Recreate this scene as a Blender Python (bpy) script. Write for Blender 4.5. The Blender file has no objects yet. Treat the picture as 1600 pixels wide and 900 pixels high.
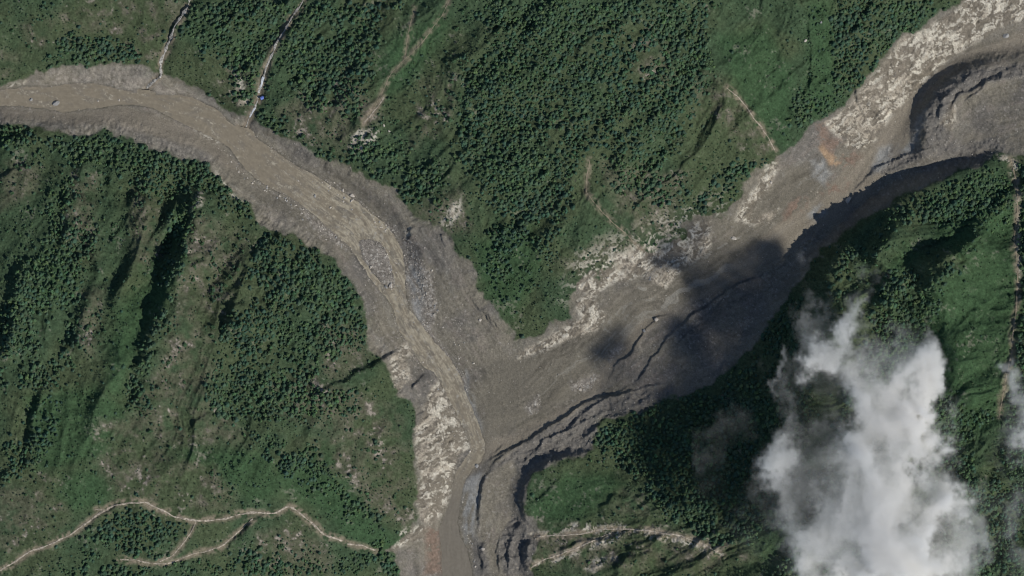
import bpy, math, random
import numpy as np

# ------------------------------------------------------------------ camera, light
# One metre of the valley is one pixel of a 1600 x 900 survey picture: X = px-800, Y = 450-py.
S = bpy.context.scene
CAM_H = 30000.0
cd = bpy.data.cameras.new("survey_camera"); cam = bpy.data.objects.new("survey_camera", cd)
S.collection.objects.link(cam); S.camera = cam
cam.location = (0, 0, CAM_H); cam.rotation_euler = (0, 0, 0)
cd.sensor_width = 36; cd.lens = 36 * (CAM_H - 90) / 1600.0
cd.clip_start = 1000; cd.clip_end = 60000

SUN_EL, SUN_AZ = math.radians(47), math.radians(124)      # azimuth clockwise from picture-up
W = bpy.data.worlds.new("World"); S.world = W; W.use_nodes = True
nt = W.node_tree; bg = nt.nodes["Background"]
sky = nt.nodes.new("ShaderNodeTexSky"); sky.sky_type = 'NISHITA'; sky.sun_disc = False
sky.sun_elevation = SUN_EL; sky.sun_rotation = SUN_AZ; sky.altitude = 2500
nt.links.new(sky.outputs[0], bg.inputs[0]); bg.inputs[1].default_value = 0.086
sl = bpy.data.lights.new("sun", 'SUN'); sl.energy = 3.4; sl.angle = math.radians(0.5); sl.color = (1, .955, .89)
sun = bpy.data.objects.new("sun", sl); S.collection.objects.link(sun)
SD = (math.sin(SUN_AZ) * math.cos(SUN_EL), math.cos(SUN_AZ) * math.cos(SUN_EL), math.sin(SUN_EL))
from mathutils import Vector
sun.rotation_euler = Vector(SD).to_track_quat('Z', 'Y').to_euler()
sun.location = (600, -400, 900)
S.view_settings.view_transform = 'Standard'; S.view_settings.look = 'None'
S.view_settings.exposure = 0.0; S.view_settings.gamma = 1; S.view_settings.use_curve_mapping = False
S.cycles.max_bounces = 10; S.cycles.diffuse_bounces = 2; S.cycles.volume_bounces = 9
S.cycles.transparent_max_bounces = 64
S.cycles.volume_step_rate = 2.0; S.cycles.volume_max_steps = 256
S.cycles.use_denoising = True; S.cycles.denoising_input_passes = 'RGB_ALBEDO_NORMAL'; S.cycles.filter_width = 1.15

# ------------------------------------------------------------------ numeric helpers
F = np.float32
def smooth(a, b, x):
    t = np.clip((x - a) / (b - a), 0, 1); return t * t * (3 - 2 * t)
def lerp(a, b, t): return a + (b - a) * t
_lat = {}
def vnoise(x, y, seed):
    if seed not in _lat: _lat[seed] = np.random.RandomState(seed).rand(256, 256).astype(F)
    L = _lat[seed]
    xi = np.floor(x); yi = np.floor(y); fx = (x - xi).astype(F); fy = (y - yi).astype(F)
    xi = xi.astype(np.int32) & 255; yi = yi.astype(np.int32) & 255
    fx = fx * fx * (3 - 2 * fx); fy = fy * fy * (3 - 2 * fy)
    x1 = (xi + 1) & 255; y1 = (yi + 1) & 255
    a = L[xi, yi]; b = L[x1, yi]; c = L[xi, y1]; d = L[x1, y1]
    return (a + (b - a) * fx) * (1 - fy) + (c + (d - c) * fx) * fy
def fbm(x, y, scale, octv=4, seed=1, ridged=False, gain=.5):
    """-1..1 (or 0..1 when ridged)"""
    s = 0; amp = 1; tot = 0; x = x / scale; y = y / scale
    for k in range(octv):
        c, sn = math.cos(k * .7 + .3), math.sin(k * .7 + .3)
        n = vnoise(x * c - y * sn + 37.3 * k, x * sn + y * c + 11.7 * k, seed + k) * 2 - 1
        if ridged: n = 1 - np.abs(n) * 2
        s = s + n * amp; tot += amp; amp *= gain; x = x * 2.03; y = y * 2.03
    return s / tot

def cells(x, y, scale, seed):
    """broken-plate pattern: per-plate random value, second random value, distance to the crack"""
    L1 = np.random.RandomState(seed).rand(128, 128, 4).astype(F)
    x = x / scale; y = y / scale; xi = np.floor(x).astype(np.int32); yi = np.floor(y).astype(np.int32)
    f1 = np.full(x.shape, 9., F); f2 = f1.copy(); v = np.zeros(x.shape, F); v2 = np.zeros(x.shape, F)
    for dx in (-1, 0, 1):
        for dy in (-1, 0, 1):
            p = L1[(xi + dx) & 127, (yi + dy) & 127]
            d = np.hypot(x - (xi + dx + p[..., 0]), y - (yi + dy + p[..., 1])).astype(F)
            m = d < f1; f2 = np.where(m, f1, np.minimum(f2, d)); v = np.where(m, p[..., 2], v); v2 = np.where(m, p[..., 3], v2); f1 = np.where(m, d, f1)
    return v, v2, f2 - f1

def polydist(X, Y, pts, pad, closed=False, extra=None):
    """distance to a polyline inside its padded box: (index, distance, side, along, lerped extra)"""
    P = np.array([p[:2] for p in pts], float)
    if closed: P = np.vstack([P, P[:1]])
    lo = P.min(0) - pad; hi = P.max(0) + pad
    idx = np.nonzero((X > lo[0]) & (X < hi[0]) & (Y > lo[1]) & (Y < hi[1]))[0]
    x = X[idx]; y = Y[idx]
    best = np.full(x.shape, 1e9, F); side = np.zeros(x.shape, F); al = np.zeros(x.shape, F)
    ex = np.zeros(x.shape, F) if extra is not None else None
    acc = 0.0
    for i in range(len(P) - 1):
        a = P[i]; b = P[i + 1]; d = b - a; L = max(np.hypot(*d), 1e-6); d = d / L
        rx = x - a[0]; ry = y - a[1]
        t = np.clip(rx * d[0] + ry * d[1], 0, L)
        qx = rx - t * d[0]; qy = ry - t * d[1]; dd = np.sqrt(qx * qx + qy * qy)
        m = dd < best
        best[m] = dd[m]; side[m] = np.sign(d[0] * ry - d[1] * rx)[m]; al[m] = (acc + t)[m]
        if ex is not None: ex[m] = (extra[i] + (extra[i + 1] - extra[i]) * t / L)[m]
        acc += L
    return idx, best, side, al, ex, acc
def polysd(X, Y, pts, pad=40):
    """signed distance, negative inside; +pad far away"""
    out = np.full(X.shape, float(pad), F)
    idx, d, *_ = polydist(X, Y, pts, pad, True)
    x = X[idx]; y = Y[idx]; ins = np.zeros(x.shape, bool); n = len(pts)
    for i in range(n):
        x0, y0 = pts[i][:2]; x1, y1 = pts[(i + 1) % n][:2]
        if y0 == y1: continue
        c = (y0 > y) != (y1 > y)
        ins ^= c & (x < (x1 - x0) * (y - y0) / (y1 - y0) + x0)
    out[idx] = np.where(ins, -d, np.minimum(d, pad))
    return out
def pmask(X, Y, pts, soft=6, pad=40):
    return 1 - smooth(-soft, soft, polysd(X, Y, pts, max(pad, soft + 1)))
def pmasks(X, Y, polys, soft=6):
    m = np.zeros(X.shape, F)
    for p in polys: m = np.maximum(m, pmask(X, Y, p, soft))
    return m
def lmask(X, Y, pts, w, soft=2):
    m = np.zeros(X.shape, F)
    idx, d, *_ = polydist(X, Y, pts, w + soft + 2)
    m[idx] = 1 - smooth(w - soft, w + soft, d); return m

# ------------------------------------------------------------------ traced plan of the valley (picture px)
RIV_L = [(-600,190,56),(-300,165,48),(0,150,40),(120,150,38),(240,158,36),(330,180,34),(400,240,31),(480,295,28),(560,350,25),
         (610,430,22),(640,500,20),(690,570,17),(730,640,14),(752,700,12),(722,755,9),(705,810,6),(712,900,2),(715,1100,-6),(720,1500,-20)]
RIV_R = [(2200,-250,135),(1900,-60,110),(1600,60,88),(1500,85,80),(1440,130,74),(1410,190,70),(1340,290,60),(1260,360,52),(1190,420,44),(1100,470,35),
         (1020,510,28),(950,575,22),(860,655,16),(800,685,14),(752,700,12)]

WATER = [[(-600,165),(-200,150),(0,140),(40,135),(80,135),(100,130),(150,130),(170,135),(200,142),(240,148),(280,147),(300,152),(325,163),(345,175),
          (355,188),(370,200),(385,205),(400,215),(415,225),(440,243),(460,258),(490,272),(515,288),(540,302),(562,318),(580,332),(600,347),(618,370),(630,395),
          (634,420),(634,450),(637,480),(650,495),(665,515),(680,535),(695,550),(710,570),(722,592),(728,612),(735,632),(745,655),(752,675),(758,692),(758,706),
          (752,722),(737,735),(728,750),(721,775),(717,800),(715,820),(720,840),(730,860),(738,900),(740,1100),(745,1500),(660,1500),(685,1100),(690,900),(688,850),(686,828),
          (693,808),(702,785),(708,762),(712,738),(722,722),(732,708),(733,695),(727,678),(718,658),(708,638),(698,618),(688,598),(678,582),(664,576),(653,563),
          (644,546),(634,532),(624,520),(619,505),(616,490),(608,472),(592,455),(578,436),(566,418),(556,400),(543,384),(524,368),(502,346),(482,330),
          (462,314),(440,302),(418,292),(400,280),(385,266),(370,248),(356,230),(340,220),(310,204),(280,190),(258,180),(238,168),(210,163),(185,164),
          (160,168),(130,171),(100,175),(70,170),(30,165),(0,166),(-200,180),(-600,210)]]
BAR = [[(560,378),(575,374),(592,378),(603,392),(608,408),(612,425),(617,445),(612,452),(602,448),(592,438),(580,424),(568,405)]]   # boulder bar splitting the river

BARE_L = [(-600,140),(-200,140),(0,133),(15,128),(35,124),(55,110),(75,105),(95,100),(120,104),(150,103),(175,98),(200,97),(222,100),(235,108),(245,118),(262,116),
          (280,121),(300,132),(320,145),(340,158),(360,172),(378,180),(400,188),(430,203),(460,218),(475,225),(490,238),(505,250),(530,255),(550,258),(568,275),
          (590,288),(615,296),(628,308),(637,325),(648,335),(662,342),(685,352),(700,370),(707,385),(720,398),(735,405),(745,425),(747,450),(755,462),(770,482),
          (782,494),(800,520),(806,533),(835,525),(865,511),(885,496),(895,480),(888,460),(900,440),(935,420),(960,402),(1000,392),(1030,372),(1060,372),(1082,350),
          (1105,335),(1130,328),(1150,312),(1160,290),(1175,272),(1195,262),(1215,244),(1240,225),(1258,205),(1285,186),(1303,176),(1325,155),(1345,135),(1365,110),
          (1390,80),(1410,56),(1440,40),(1470,20),(1500,4),(1560,-60),(1800,-200),(2400,-400),(2400,200),(1640,258),(1600,246),(1575,240),(1555,240),(1520,262),(1470,278),(1420,298),(1385,322),(1340,350),
          (1300,380),(1270,410),(1240,450),(1205,500),(1170,545),(1130,585),(1080,612),(1040,625),(1010,640),(975,650),(940,655),(932,680),(925,705),(905,712),
          (870,722),(835,742),(822,760),(818,790),(830,815),(845,830),(838,860),(832,900),(850,1100),(860,1500),(600,1500),(620,1100),(626,900),(620,872),(604,860),(620,848),(642,833),(652,815),
          (650,790),(657,760),(648,720),(640,690),(645,662),(650,640),(638,625),(620,618),(610,600),(604,575),(598,556),(585,552),(574,545),(570,520),(573,500),
          (567,478),(560,452),(545,435),(525,415),(510,400),(495,386),(478,382),(460,371),(440,363),(420,363),(410,352),(400,332),(388,318),(370,305),(355,286),(340,270),
          (330,256),(315,252),(290,250),(265,243),(240,235),(225,221),(205,217),(180,213),(175,205),(160,198),(145,210),(120,212),(95,205),(75,205),(55,197),(30,193),(0,192),
          (-200,215),(-600,240)]

# spot heights that carry the big shapes (px, py, z)
SPOTS = """0,20,110 60,60,82 150,60,88 100,0,120 200,0,130 350,80,100 380,0,140 340,120,70 440,190,62 500,180,85 560,240,58 520,90,130 600,150,110 560,0,170 700,150,160
700,0,205 640,300,52 740,420,48 780,480,46 830,515,40 870,430,82 800,380,95 820,250,150 720,270,110 850,100,215 880,0,260 900,-300,360 950,350,100 1000,200,170 960,90,215
1050,150,170 1150,50,190 1150,180,145 1100,260,115 1150,290,85 1200,220,95 1250,80,140 1230,0,170 1340,60,135 1340,110,112 1250,180,92 1430,0,140 1400,-300,230 1450,20,118
810,555,22 900,515,32 960,470,40 1000,420,52 1080,380,58 1150,340,62 1180,300,68 1280,215,78 1400,100,92 1510,30,108 1600,-40,140
40,115,52 150,105,56 230,105,52 300,135,50 360,175,46 430,205,44 490,240,42 560,265,42 620,300,40 650,340,38 700,375,36 740,430,34
0,195,46 150,210,46 240,240,42 340,272,46 400,335,42 415,362,40 500,392,36 560,450,32 575,540,30 600,555,32
0,180,42 150,185,40 260,215,38 340,245,34 400,300,31 480,350,29 560,420,26 590,500,24 600,520,23
0,350,110 150,350,105 300,380,95 400,480,90 480,460,72 500,500,80 0,500,160 150,550,160 250,600,150 400,620,125 520,620,90 600,640,58 600,720,60 650,640,30 650,720,36 650,780,32 630,850,24
100,680,180 300,700,160 450,760,120 560,800,72 0,800,190 200,800,170 400,820,130 550,870,66 0,1200,150 400,1200,80 -500,600,260 -500,0,220 -500,900,240
700,600,20 670,640,24 690,700,20 680,780,14 640,880,10
740,560,22 770,600,24 800,640,22 760,660,18 850,600,24 900,560,27 790,530,28 740,470,30 700,440,28 1000,520,29 1080,480,35 1150,420,45 
1555,252,122 1480,274,130 1420,300,126 1380,330,116 1335,366,112 1300,412,124 1285,462,138 1275,520,150 1262,600,155 1240,680,150
1540,236,92 1480,248,84 1400,262,74 1345,308,62 1310,350,56 1262,372,52 1238,402,48 1215,450,44 1180,495,40 1120,575,34 1060,612,32
1500,232,80 1450,238,76
1400,450,175 1500,400,170 1560,350,152 1588,250,112 1583,350,134 1580,480,158 1565,620,184 1545,750,205 1530,900,220 1645,300,215 1650,500,250 1640,700,270 1640,900,290
1400,600,225 1320,700,200 1400,900,265 1200,750,128 1150,640,76 1100,700,86 1000,700,66 950,672,42 1050,632,46 1160,860,110
830,745,40 900,780,54 1000,800,68 1100,850,88 850,890,42 1000,900,60 1100,1000,80 1300,1200,210 900,730,48
790,800,15 785,860,13 775,760,16 820,700,20 880,680,28 950,640,32 735,800,10 760,860,11 820,900,16
1500,180,112 1480,130,108 1540,110,112 1600,110,122 1560,200,110 1600,200,112 1700,150,140 1900,300,250 2200,600,380 2200,-800,300 2200,1500,350 1500,1600,250 -500,1500,150 -500,-700,380 400,-700,330"""
# lines of known height (px, py, z)
CLINES = [RIV_L, RIV_R,
 [(1446,236,104),(1443,205,108),(1450,175,110),(1468,147,112),(1502,118,112),(1542,100,108),(1575,95,104),(1640,97,112)],
 [(1430,236,74),(1424,200,74),(1430,165,76),(1450,133,78),(1490,102,82),(1536,84,84),(1575,78,88),(1640,72,96)],
 [(1556,252,116),(1520,262,122),(1480,276,128),(1420,302,126),(1382,330,116),(1336,364,112),(1302,405,124),(1285,462,138),(1272,520,150),(1262,600,156)],
 [(1545,240,90),(1510,246,84),(1470,260,78),(1405,282,72),(1366,306,63),(1322,344,56),(1286,372,52)],
 [(820,690,20),(870,662,22),(930,634,26),(985,618,30),(1040,606,32),(1080,602,33),(1125,566,35),(1175,498,40),(1212,450,44),(1240,410,48),(1286,372,52)],
 [(905,716,44),(862,724,40),(832,742,36),(818,762,34),(816,785,32),(824,810,30),(836,838,30),(834,880,32),(850,1000,30)],
 [(900,700,24),(858,708,22),(824,724,20),(806,744,17),(798,775,15),(802,812,15),(812,840,15),(812,880,14),(815,1000,8)],
 [(1588,246,112),(1584,340,130),(1590,450,150),(1576,560,175),(1562,640,188),(1550,740,205),(1545,900,232)],
]
# steep-sided steps and gullies: crest polyline, rise, face width (towards the shade), back width
SCARPS = [
 # long gullied ribs of the wooded mountain on the west side
 ([(316,292),(306,330),(292,380),(272,440),(258,480),(238,530),(230,580),(228,625),(215,650)],28.2,27.3,50),
 ([(322,330),(300,350)],9,9,20),
 ([(452,362),(425,385),(402,405),(382,450),(368,490),(358,530)],21.6,17.85,60),
 ([(212,300),(206,340),(204,370)],13.3,12.6,35),
 ([(190,230),(176,262),(172,300)],11.7,10.5,30),
 ([(150,330),(140,370),(148,400),(160,440)],12.2,14,30),
 ([(112,300),(106,350),(100,390)],13.7,14.7,40),
 ([(160,440),(140,480),(130,520),(118,560)],19.9,25.2,45),
 ([(40,400),(34,440),(28,480),(20,520),(16,570)],21.6,21,55),
 ([(75,590),(66,620),(56,660),(50,700),(42,740)],16.6,12.6,40),
 ([(30,728),(14,742),(0,760)],8,10,30),
 ([(50,255),(25,265),(-10,285)],9,7,30),([(90,196),(50,218),(-20,226)],11.7,14.7,26),
 ([(648,538),(622,551),(592,570),(555,590),(522,603),(502,616),(480,640)],13.4,8,40),
 ([(332,640),(310,660),(295,680)],8,6,30),([(252,545),(240,560)],8,6,20),
 # ledges on the ridge between the two rivers
 ([(720,110),(745,82),(800,35)],11,12,30),([(745,110),(780,70),(815,30)],7,7,20),([(800,62),(830,50),(860,38)],9,9,25),
 ([(560,20),(545,60),(500,90)],5,8,30),([(850,30),(820,60),(800,70)],5,6,20),([(300,2),(275,45),(262,80)],10,8,30),([(480,2),(462,28),(440,60)],9,7,30),
 ([(960,290),(930,330),(900,380),(865,420)],7,14,40),([(700,372),(716,388),(722,398)],3,3,8),([(638,352),(642,365),(640,378)],6,4,10),([(690,365),(694,380),(700,388)],5,4,10),
 ([(440,240),(445,262)],5,4,12),([(398,190),(386,205),(384,218)],9,6,18),([(262,118),(245,128),(222,140)],8,7,14),([(365,188),(352,172),(342,150)],4,4,14),
 ([(1262,20),(1266,60),(1266,110),(1268,160)],4,3,14),([(1336,115),(1340,150),(1350,185)],8,5,12),([(1352,160),(1365,175),(1376,192)],6,4,12),
 # cracks and terrace edges in the debris
 ([(1062,487),(1046,492),(1026,498),(1012,512),(1002,528),(984,556),(962,576),(948,600)],4.5,3,12),
 ([(1240,415),(1182,436),(1130,457),(1075,500),(1042,530),(1022,560),(1002,590),(986,606)],6,3.4,16),
 ([(1048,598),(1010,606),(985,614),(930,626),(892,646),(862,665),(832,686),(800,702),(762,718),(742,738),(728,752)],7,4.5,14),
 ([(1290,352),(1240,400),(1215,408),(1180,425)],4,4,16),([(1100,500),(1075,520),(1058,545)],3.5,3,9),([(1140,455),(1110,490),(1070,512)],3,3,9),
 ([(990,600),(950,622),(905,655),(880,680)],5,4,10),([(960,640),(900,668),(850,690),(815,730)],5,4,10),([(1000,640),(950,652),(910,690)],5,5,12),
 ([(805,700),(775,722),(757,750),(750,790),(751,840)],7,5,25),([(790,694),(772,706),(762,722)],3,2.6,8),
 ([(729,575),(733,610),(745,650),(754,680)],7,4,24),([(1480,225),(1440,238),(1400,250),(1370,262),(1345,290),(1325,305)],5,4,20),
 ([(822,812),(808,830),(796,860),(790,900)],8,6,14),([(835,838),(822,858),(818,900)],8,6,14),([(745,842),(752,862),(756,900)],4,3,9),([(760,845),(752,870),(758,900)],3,3,9),
 ([(783,835),(778,870),(782,900)],5,4,9),([(692,540),(678,556)],6,5,18),([(677,578),(655,592),(640,612)],12,5,30),([(1600,100),(1560,120),(1500,150),(1480,190)],6,6,18),
 ([(1530,112),(1500,132),(1476,160),(1462,200)],7,7,14),([(1576,118),(1545,130),(1505,165)],6,5,14),([(735,462),(752,486),(774,512)],4,4,10),([(745,480),(765,494),(786,520)],4,3,10),
 ([(935,700),(905,714),(864,722),(834,740),(820,761),(817,785),(822,806),(830,822)],12,9,40),([(834,838),(826,858),(824,900)],8,6,20),
 # folds of the wooded mountain on the east side
 ([(1545,350),(1515,385),(1475,412),(1420,425)],40,30,50),([(1440,338),(1400,362),(1372,398),(1352,420)],38,30,40),([(1480,402),(1450,428)],10,10,20),([(1500,436),(1440,440),(1395,455),(1372,500)],32,30,45),
 ([(1555,345),(1500,350),(1460,356)],9,8,25),([(1375,308),(1330,352)],12,14,20),([(1515,730),(1500,790),(1480,840),(1470,900)],30,40,60),([(1500,520),(1460,560),(1440,620)],16,24,50),
 ([(1024,870),(985,862),(968,890),(966,910)],12,8,20),([(1040,838),(1010,850),(975,860)],10,10,20),([(1000,820),(960,842),(900,850),(860,870)],5,5,20),([(1180,852),(1140,862),(1120,880)],8,8,20),
 ([(880,745),(850,775),(835,790)],5,6,20),([(968,770),(952,790),(930,800)],7,7,20),([(1000,700),(1080,690),(1130,720),(1120,760)],10,14,30),
 # path and low banks on the southwest meadows
 ([(395,812),(375,838),(352,862)],7,5,20),([(205,784),(160,806),(130,830)],3,5,20),([(305,815),(300,835)],3,3,10),([(420,800),(390,820),(375,850)],4,5,15),
]
GREEN = dict(   # where the ground cover changes
 bright=[[(500,690),(560,760),(600,820),(625,850),(600,870),(540,840),(505,800),(460,780),(440,770),(420,740)],[(290,700),(420,705),(450,760),(400,790),(330,730),(280,715)],
   [(100,740),(150,730),(175,760),(170,790),(120,800),(90,775)],[(1262,0),(1300,0),(1305,120),(1300,170),(1270,190),(1255,160),(1262,80)],[(230,440),(290,400),(260,480),(225,520),(190,620),(160,620),(180,480)],
   [(280,320),(300,330),(275,380),(240,440),(215,420),(250,380)],[(1480,430),(1580,330),(1590,480),(1565,650),(1500,700),(1440,600),(1430,520),(1450,450)],[(830,790),(880,740),(960,740),(975,760),(930,800),(880,830),(840,830)],
   [(740,380),(830,340),(850,420),(800,500),(760,470),(745,420)],[(60,400),(110,380),(120,440),(60,480)],[(610,60),(700,20),(700,60),(640,130),(600,160),(590,100)],[(1360,440),(1420,380),(1440,400),(1400,440),(1370,480)],
   [(1450,330),(1560,270),(1585,300),(1580,440),(1520,420),(1460,380)],[(40,620),(150,600),(200,640),(160,720),(60,740)],[(1120,60),(1200,40),(1240,120),(1230,230),(1180,200),(1140,120)]],
 brown=[[(230,600),(300,560),(360,660),(390,690),(340,692),(230,690),(150,690),(160,660),(215,650)],[(170,700),(330,720),(370,800),(260,795),(190,770),(150,730)],[(0,760),(80,740),(110,800),(60,860),(0,870)],
   [(300,330),(400,370),(350,500),(330,620),(250,700),(235,600),(270,500)],[(205,300),(245,320),(250,400),(215,420),(205,370)],[(115,270),(150,260),(150,400),(120,420),(100,360)],[(130,450),(165,450),(150,560),(125,560)],
   [(0,250),(60,260),(60,300),(0,330)],[(470,690),(560,670),(640,700),(655,780),(640,830),(590,810),(540,750),(480,720)],[(420,600),(520,600),(620,640),(640,690),(520,680),(440,650)],
   [(130,0),(170,0),(165,50),(110,55),(85,20)],[(170,0),(295,0),(265,80),(240,100),(210,90),(170,60)],[(30,40),(90,30),(95,70),(50,70)],[(0,80),(30,85),(20,110),(0,120)],[(440,600),(500,560),(560,520),(580,560),(520,600)],
   [(1090,110),(1130,130),(1190,200),(1215,245),(1190,262),(1130,200),(1080,180)],[(960,40),(1040,60),(1060,130),(990,130)],[(930,250),(1000,260),(1080,270),(1050,360),(1000,370),(960,320)],[(830,820),(980,820),(1120,830),(1180,870),(1100,890),(930,900),(830,880)],
   [(970,760),(1000,780),(1010,810),(960,800)],[(350,80),(420,130),(400,180),(360,160),(330,120)],[(430,170),(480,140),(560,180),(540,240),(470,220)],[(660,130),(720,120),(700,200),(640,230)],[(640,330),(720,290),(740,360),(700,370)],
   [(870,410),(960,370),(1000,390),(900,440)],[(490,120),(540,110),(600,180),(560,230),(520,200)],[(400,830),(480,820),(520,870),(510,900),(380,900)],[(200,700),(260,700),(240,745),(170,740)],[(420,820),(400,900),(520,900),(500,850)],[(500,500),(560,510),(570,540),(520,570),(490,540)]])
DENSE = [[(345,535),(372,470),(390,420),(420,364),(480,384),(525,415),(560,452),(570,500),(572,540),(500,560),(490,600),(560,610),(560,640),(480,660),(400,668),(340,640),(310,600),(330,560)],
 [(220,222),(330,255),(388,318),(405,345),(360,330),(330,300),(300,300),(250,330),(200,300),(160,230)],
 [(0,195),(150,206),(200,225),(170,260),(100,250),(60,230),(0,245)],
 [(270,330),(310,295),(300,350),(290,440),(250,520),(232,560),(228,640),(205,650),(190,600),(200,540),(240,480)],
 [(90,280),(130,270),(100,350),(160,360),(130,440),(110,560),(60,580),(0,560),(20,440),(60,400),(70,340)],
 [(0,480),(110,440),(120,560),(60,620),(0,600)],[(70,600),(90,650),(55,745),(30,740),(40,680)],[(0,690),(40,680),(30,740),(0,755)],
 [(300,0),(475,0),(440,60),(415,100),(405,170),(380,165),(360,110),(300,60),(270,60)],
 [(480,0),(640,0),(600,60),(580,140),(550,130),(500,170),(470,150),(430,120),(425,90),(450,50)],
 [(70,65),(110,52),(200,60),(240,105),(150,100),(100,103),(70,100)],
 [(760,0),(1120,0),(1100,50),(1110,110),(1090,120),(1100,200),(1060,230),(1000,180),(950,200),(900,260),(880,340),(850,420),(820,360),(870,250),(800,200),(740,160),(720,100),(780,60),(740,30)],
 [(720,160),(860,180),(900,250),(890,340),(840,370),(800,420),(770,440),(760,400),(800,330),(750,300),(700,240),(720,200)],
 [(900,60),(1080,40),(1110,120),(1060,200),(960,240),(900,200)],
 [(950,240),(1010,215),(1060,240),(1050,270),(1100,280),(1150,250),(1200,240),(1180,265),(1150,300),(1090,330),(1040,320),(990,300),(950,280)],
 [(1340,0),(1500,0),(1440,38),(1390,80),(1345,135),(1325,150),(1300,172),(1290,120),(1310,40)],
 [(1300,0),(1340,0),(1330,70),(1300,60)],[(1240,150),(1290,150),(1300,178),(1250,205),(1240,190)],
 [(940,650),(1000,645),(1040,632),(1120,600),(1180,545),(1240,455),(1290,520),(1260,700),(1220,840),(1120,860),(1060,810),(1000,760),(960,730),(930,700)],
 [(1290,430),(1340,370),(1400,320),(1480,275),(1550,255),(1585,290),(1575,350),(1480,345),(1400,340),(1340,420),(1300,470),(1290,520)],
 [(1380,440),(1460,420),(1530,400),(1480,470),(1440,560),(1470,620),(1560,640),(1500,700),(1540,760),(1600,740),(1600,900),(1200,900),(1300,700),(1340,560)],
 [(1592,260),(1620,260),(1620,740),(1560,740),(1568,620),(1585,480)],
 [(380,680),(480,690),(560,770),(610,810),(600,830),(560,800),(500,770),(440,760),(420,720)],
 [(600,845),(625,875),(630,900),(520,900),(540,860)],[(180,790),(240,790),(300,830),(240,870),(190,865),(140,850)],[(300,880),(400,860),(500,880),(500,900),(60,900),(140,870)],
 [(440,290),(480,240),(560,250),(640,330),(620,300),(560,262)],[(400,160),(430,180),(480,225),(430,205),(405,190)],[(560,200),(700,260),(690,320),(640,320),(590,280),(555,255)],
 [(520,130),(560,130),(570,180),(530,190)],[(1180,640),(1230,560),(1250,700),(1200,700)]]
SPARSE = [[(460,560),(560,610),(640,690),(640,800),(560,760),(470,680),(430,640)],[(330,690),(420,690),(480,800),(340,800)],[(400,820),(560,850),(560,900),(400,900)],
 [(640,0),(780,0),(720,160),(760,300),(640,260),(580,180)],[(1100,0),(1300,0),(1290,150),(1230,230),(1120,140)],[(0,0),(100,0),(60,110),(0,110)],[(210,260),(430,370),(340,560),(230,700),(200,520)],
 [(0,220),(300,260),(300,440),(0,440)],[(90,440),(260,440),(220,640),(80,640)],[(930,240),(1160,260),(1120,340),(980,380),(900,420)],[(740,250),(900,380),(860,480),(800,520),(740,380)],[(560,440),(600,560),(490,600),(490,480)],
 [(1360,290),(1580,260),(1580,640),(1460,640),(1400,440)],[(480,200),(640,200),(740,400),(640,320)],[(280,60),(400,180),(470,220),(600,290),(560,200),(420,120)]]
CLEAR = [[(590,60),(640,0),(720,0),(700,60),(640,110),(600,170),(580,180),(590,110)],[(1110,20),(1230,20),(1240,140),(1215,235),(1190,220),(1120,140)],[(170,560),(240,450),(290,420),(240,520),(200,600),(170,640)],
 [(60,490),(110,480),(100,560),(60,570)],[(430,730),(500,800),(560,835),(500,820),(450,790),(400,770)],[(830,790),(880,740),(960,745),(960,790),(900,820),(840,830)],[(1470,440),(1585,340),(1575,620),(1500,640),(1460,540)],[(910,280),(930,290),(960,340),(1000,375),(900,330)]]
PALE = [[(608,552),(625,540),(642,534),(648,548),(634,560),(640,580),(634,600),(624,618),(612,600)],
 [(660,622),(692,585),(716,622),(730,670),(735,698),(716,710),(711,740),(702,775),(692,802),(670,820),(655,812),(650,770),(657,740),(645,700),(648,668),(662,650)],
 [(612,858),(625,830),(660,820),(668,832),(645,858)],
 [(808,562),(815,548),(850,532),(880,514),(905,498),(903,470),(925,455),(934,480),(950,494),(930,515),(890,530),(850,552)],
 [(895,450),(925,400),(960,402),(1000,380),(1030,370),(1062,372),(1090,345),(1112,345),(1112,385),(1080,412),(1062,424),(1040,448),(1000,432),(960,442),(930,462)],
 [(1155,325),(1180,292),(1200,255),(1215,245),(1218,262),(1205,285),(1188,312),(1172,345),(1150,345)],[(1170,345),(1200,335),(1215,325),(1205,345),(1180,352)],
 [(1290,192),(1330,160),(1370,112),(1410,60),(1440,45),(1505,8),(1540,-40),(1700,-80),(1700,-10),(1610,32),(1560,42),(1530,62),(1480,92),(1450,122),(1420,152),(1402,172),(1372,205),(1345,222),(1312,217)],
 [(1310,230),(1340,190),(1350,195),(1370,220),(1345,235)],
 [(545,220),(556,205),(575,200),(590,205),(590,222),(565,240),(548,238)],[(690,350),(705,318),(718,310),(720,330),(700,358)],[(630,355),(640,350),(640,365),(633,368)],
 [(365,105),(380,115),(378,150),(390,160),(370,165),(368,130)],[(0,136),(20,129),(42,125),(38,132),(0,138)],
 [(1470,195),(1488,160),(1495,170),(1488,205)],[(830,835),(900,820),(960,818),(1000,825),(990,838),(900,832),(835,842)],[(835,880),(870,866),(925,842),(960,830),(1000,826),(960,845),(900,868),(840,890)],[(910,885),(935,870),(960,872),(930,895)],[(1000,825),(1070,835),(1130,860),(1130,870),(1060,850),(1000,838)],
 [(1555,240),(1575,242),(1592,255),(1590,300),(1580,270)],[(1585,300),(1592,300),(1592,470),(1588,470)],[(300,328),(306,300),(316,295),(314,320)],[(330,253),(342,268),(356,285),(370,305),(382,313),(370,312),(352,292),(336,270)],[(300,200),(350,225),(330,222)]]
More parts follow.
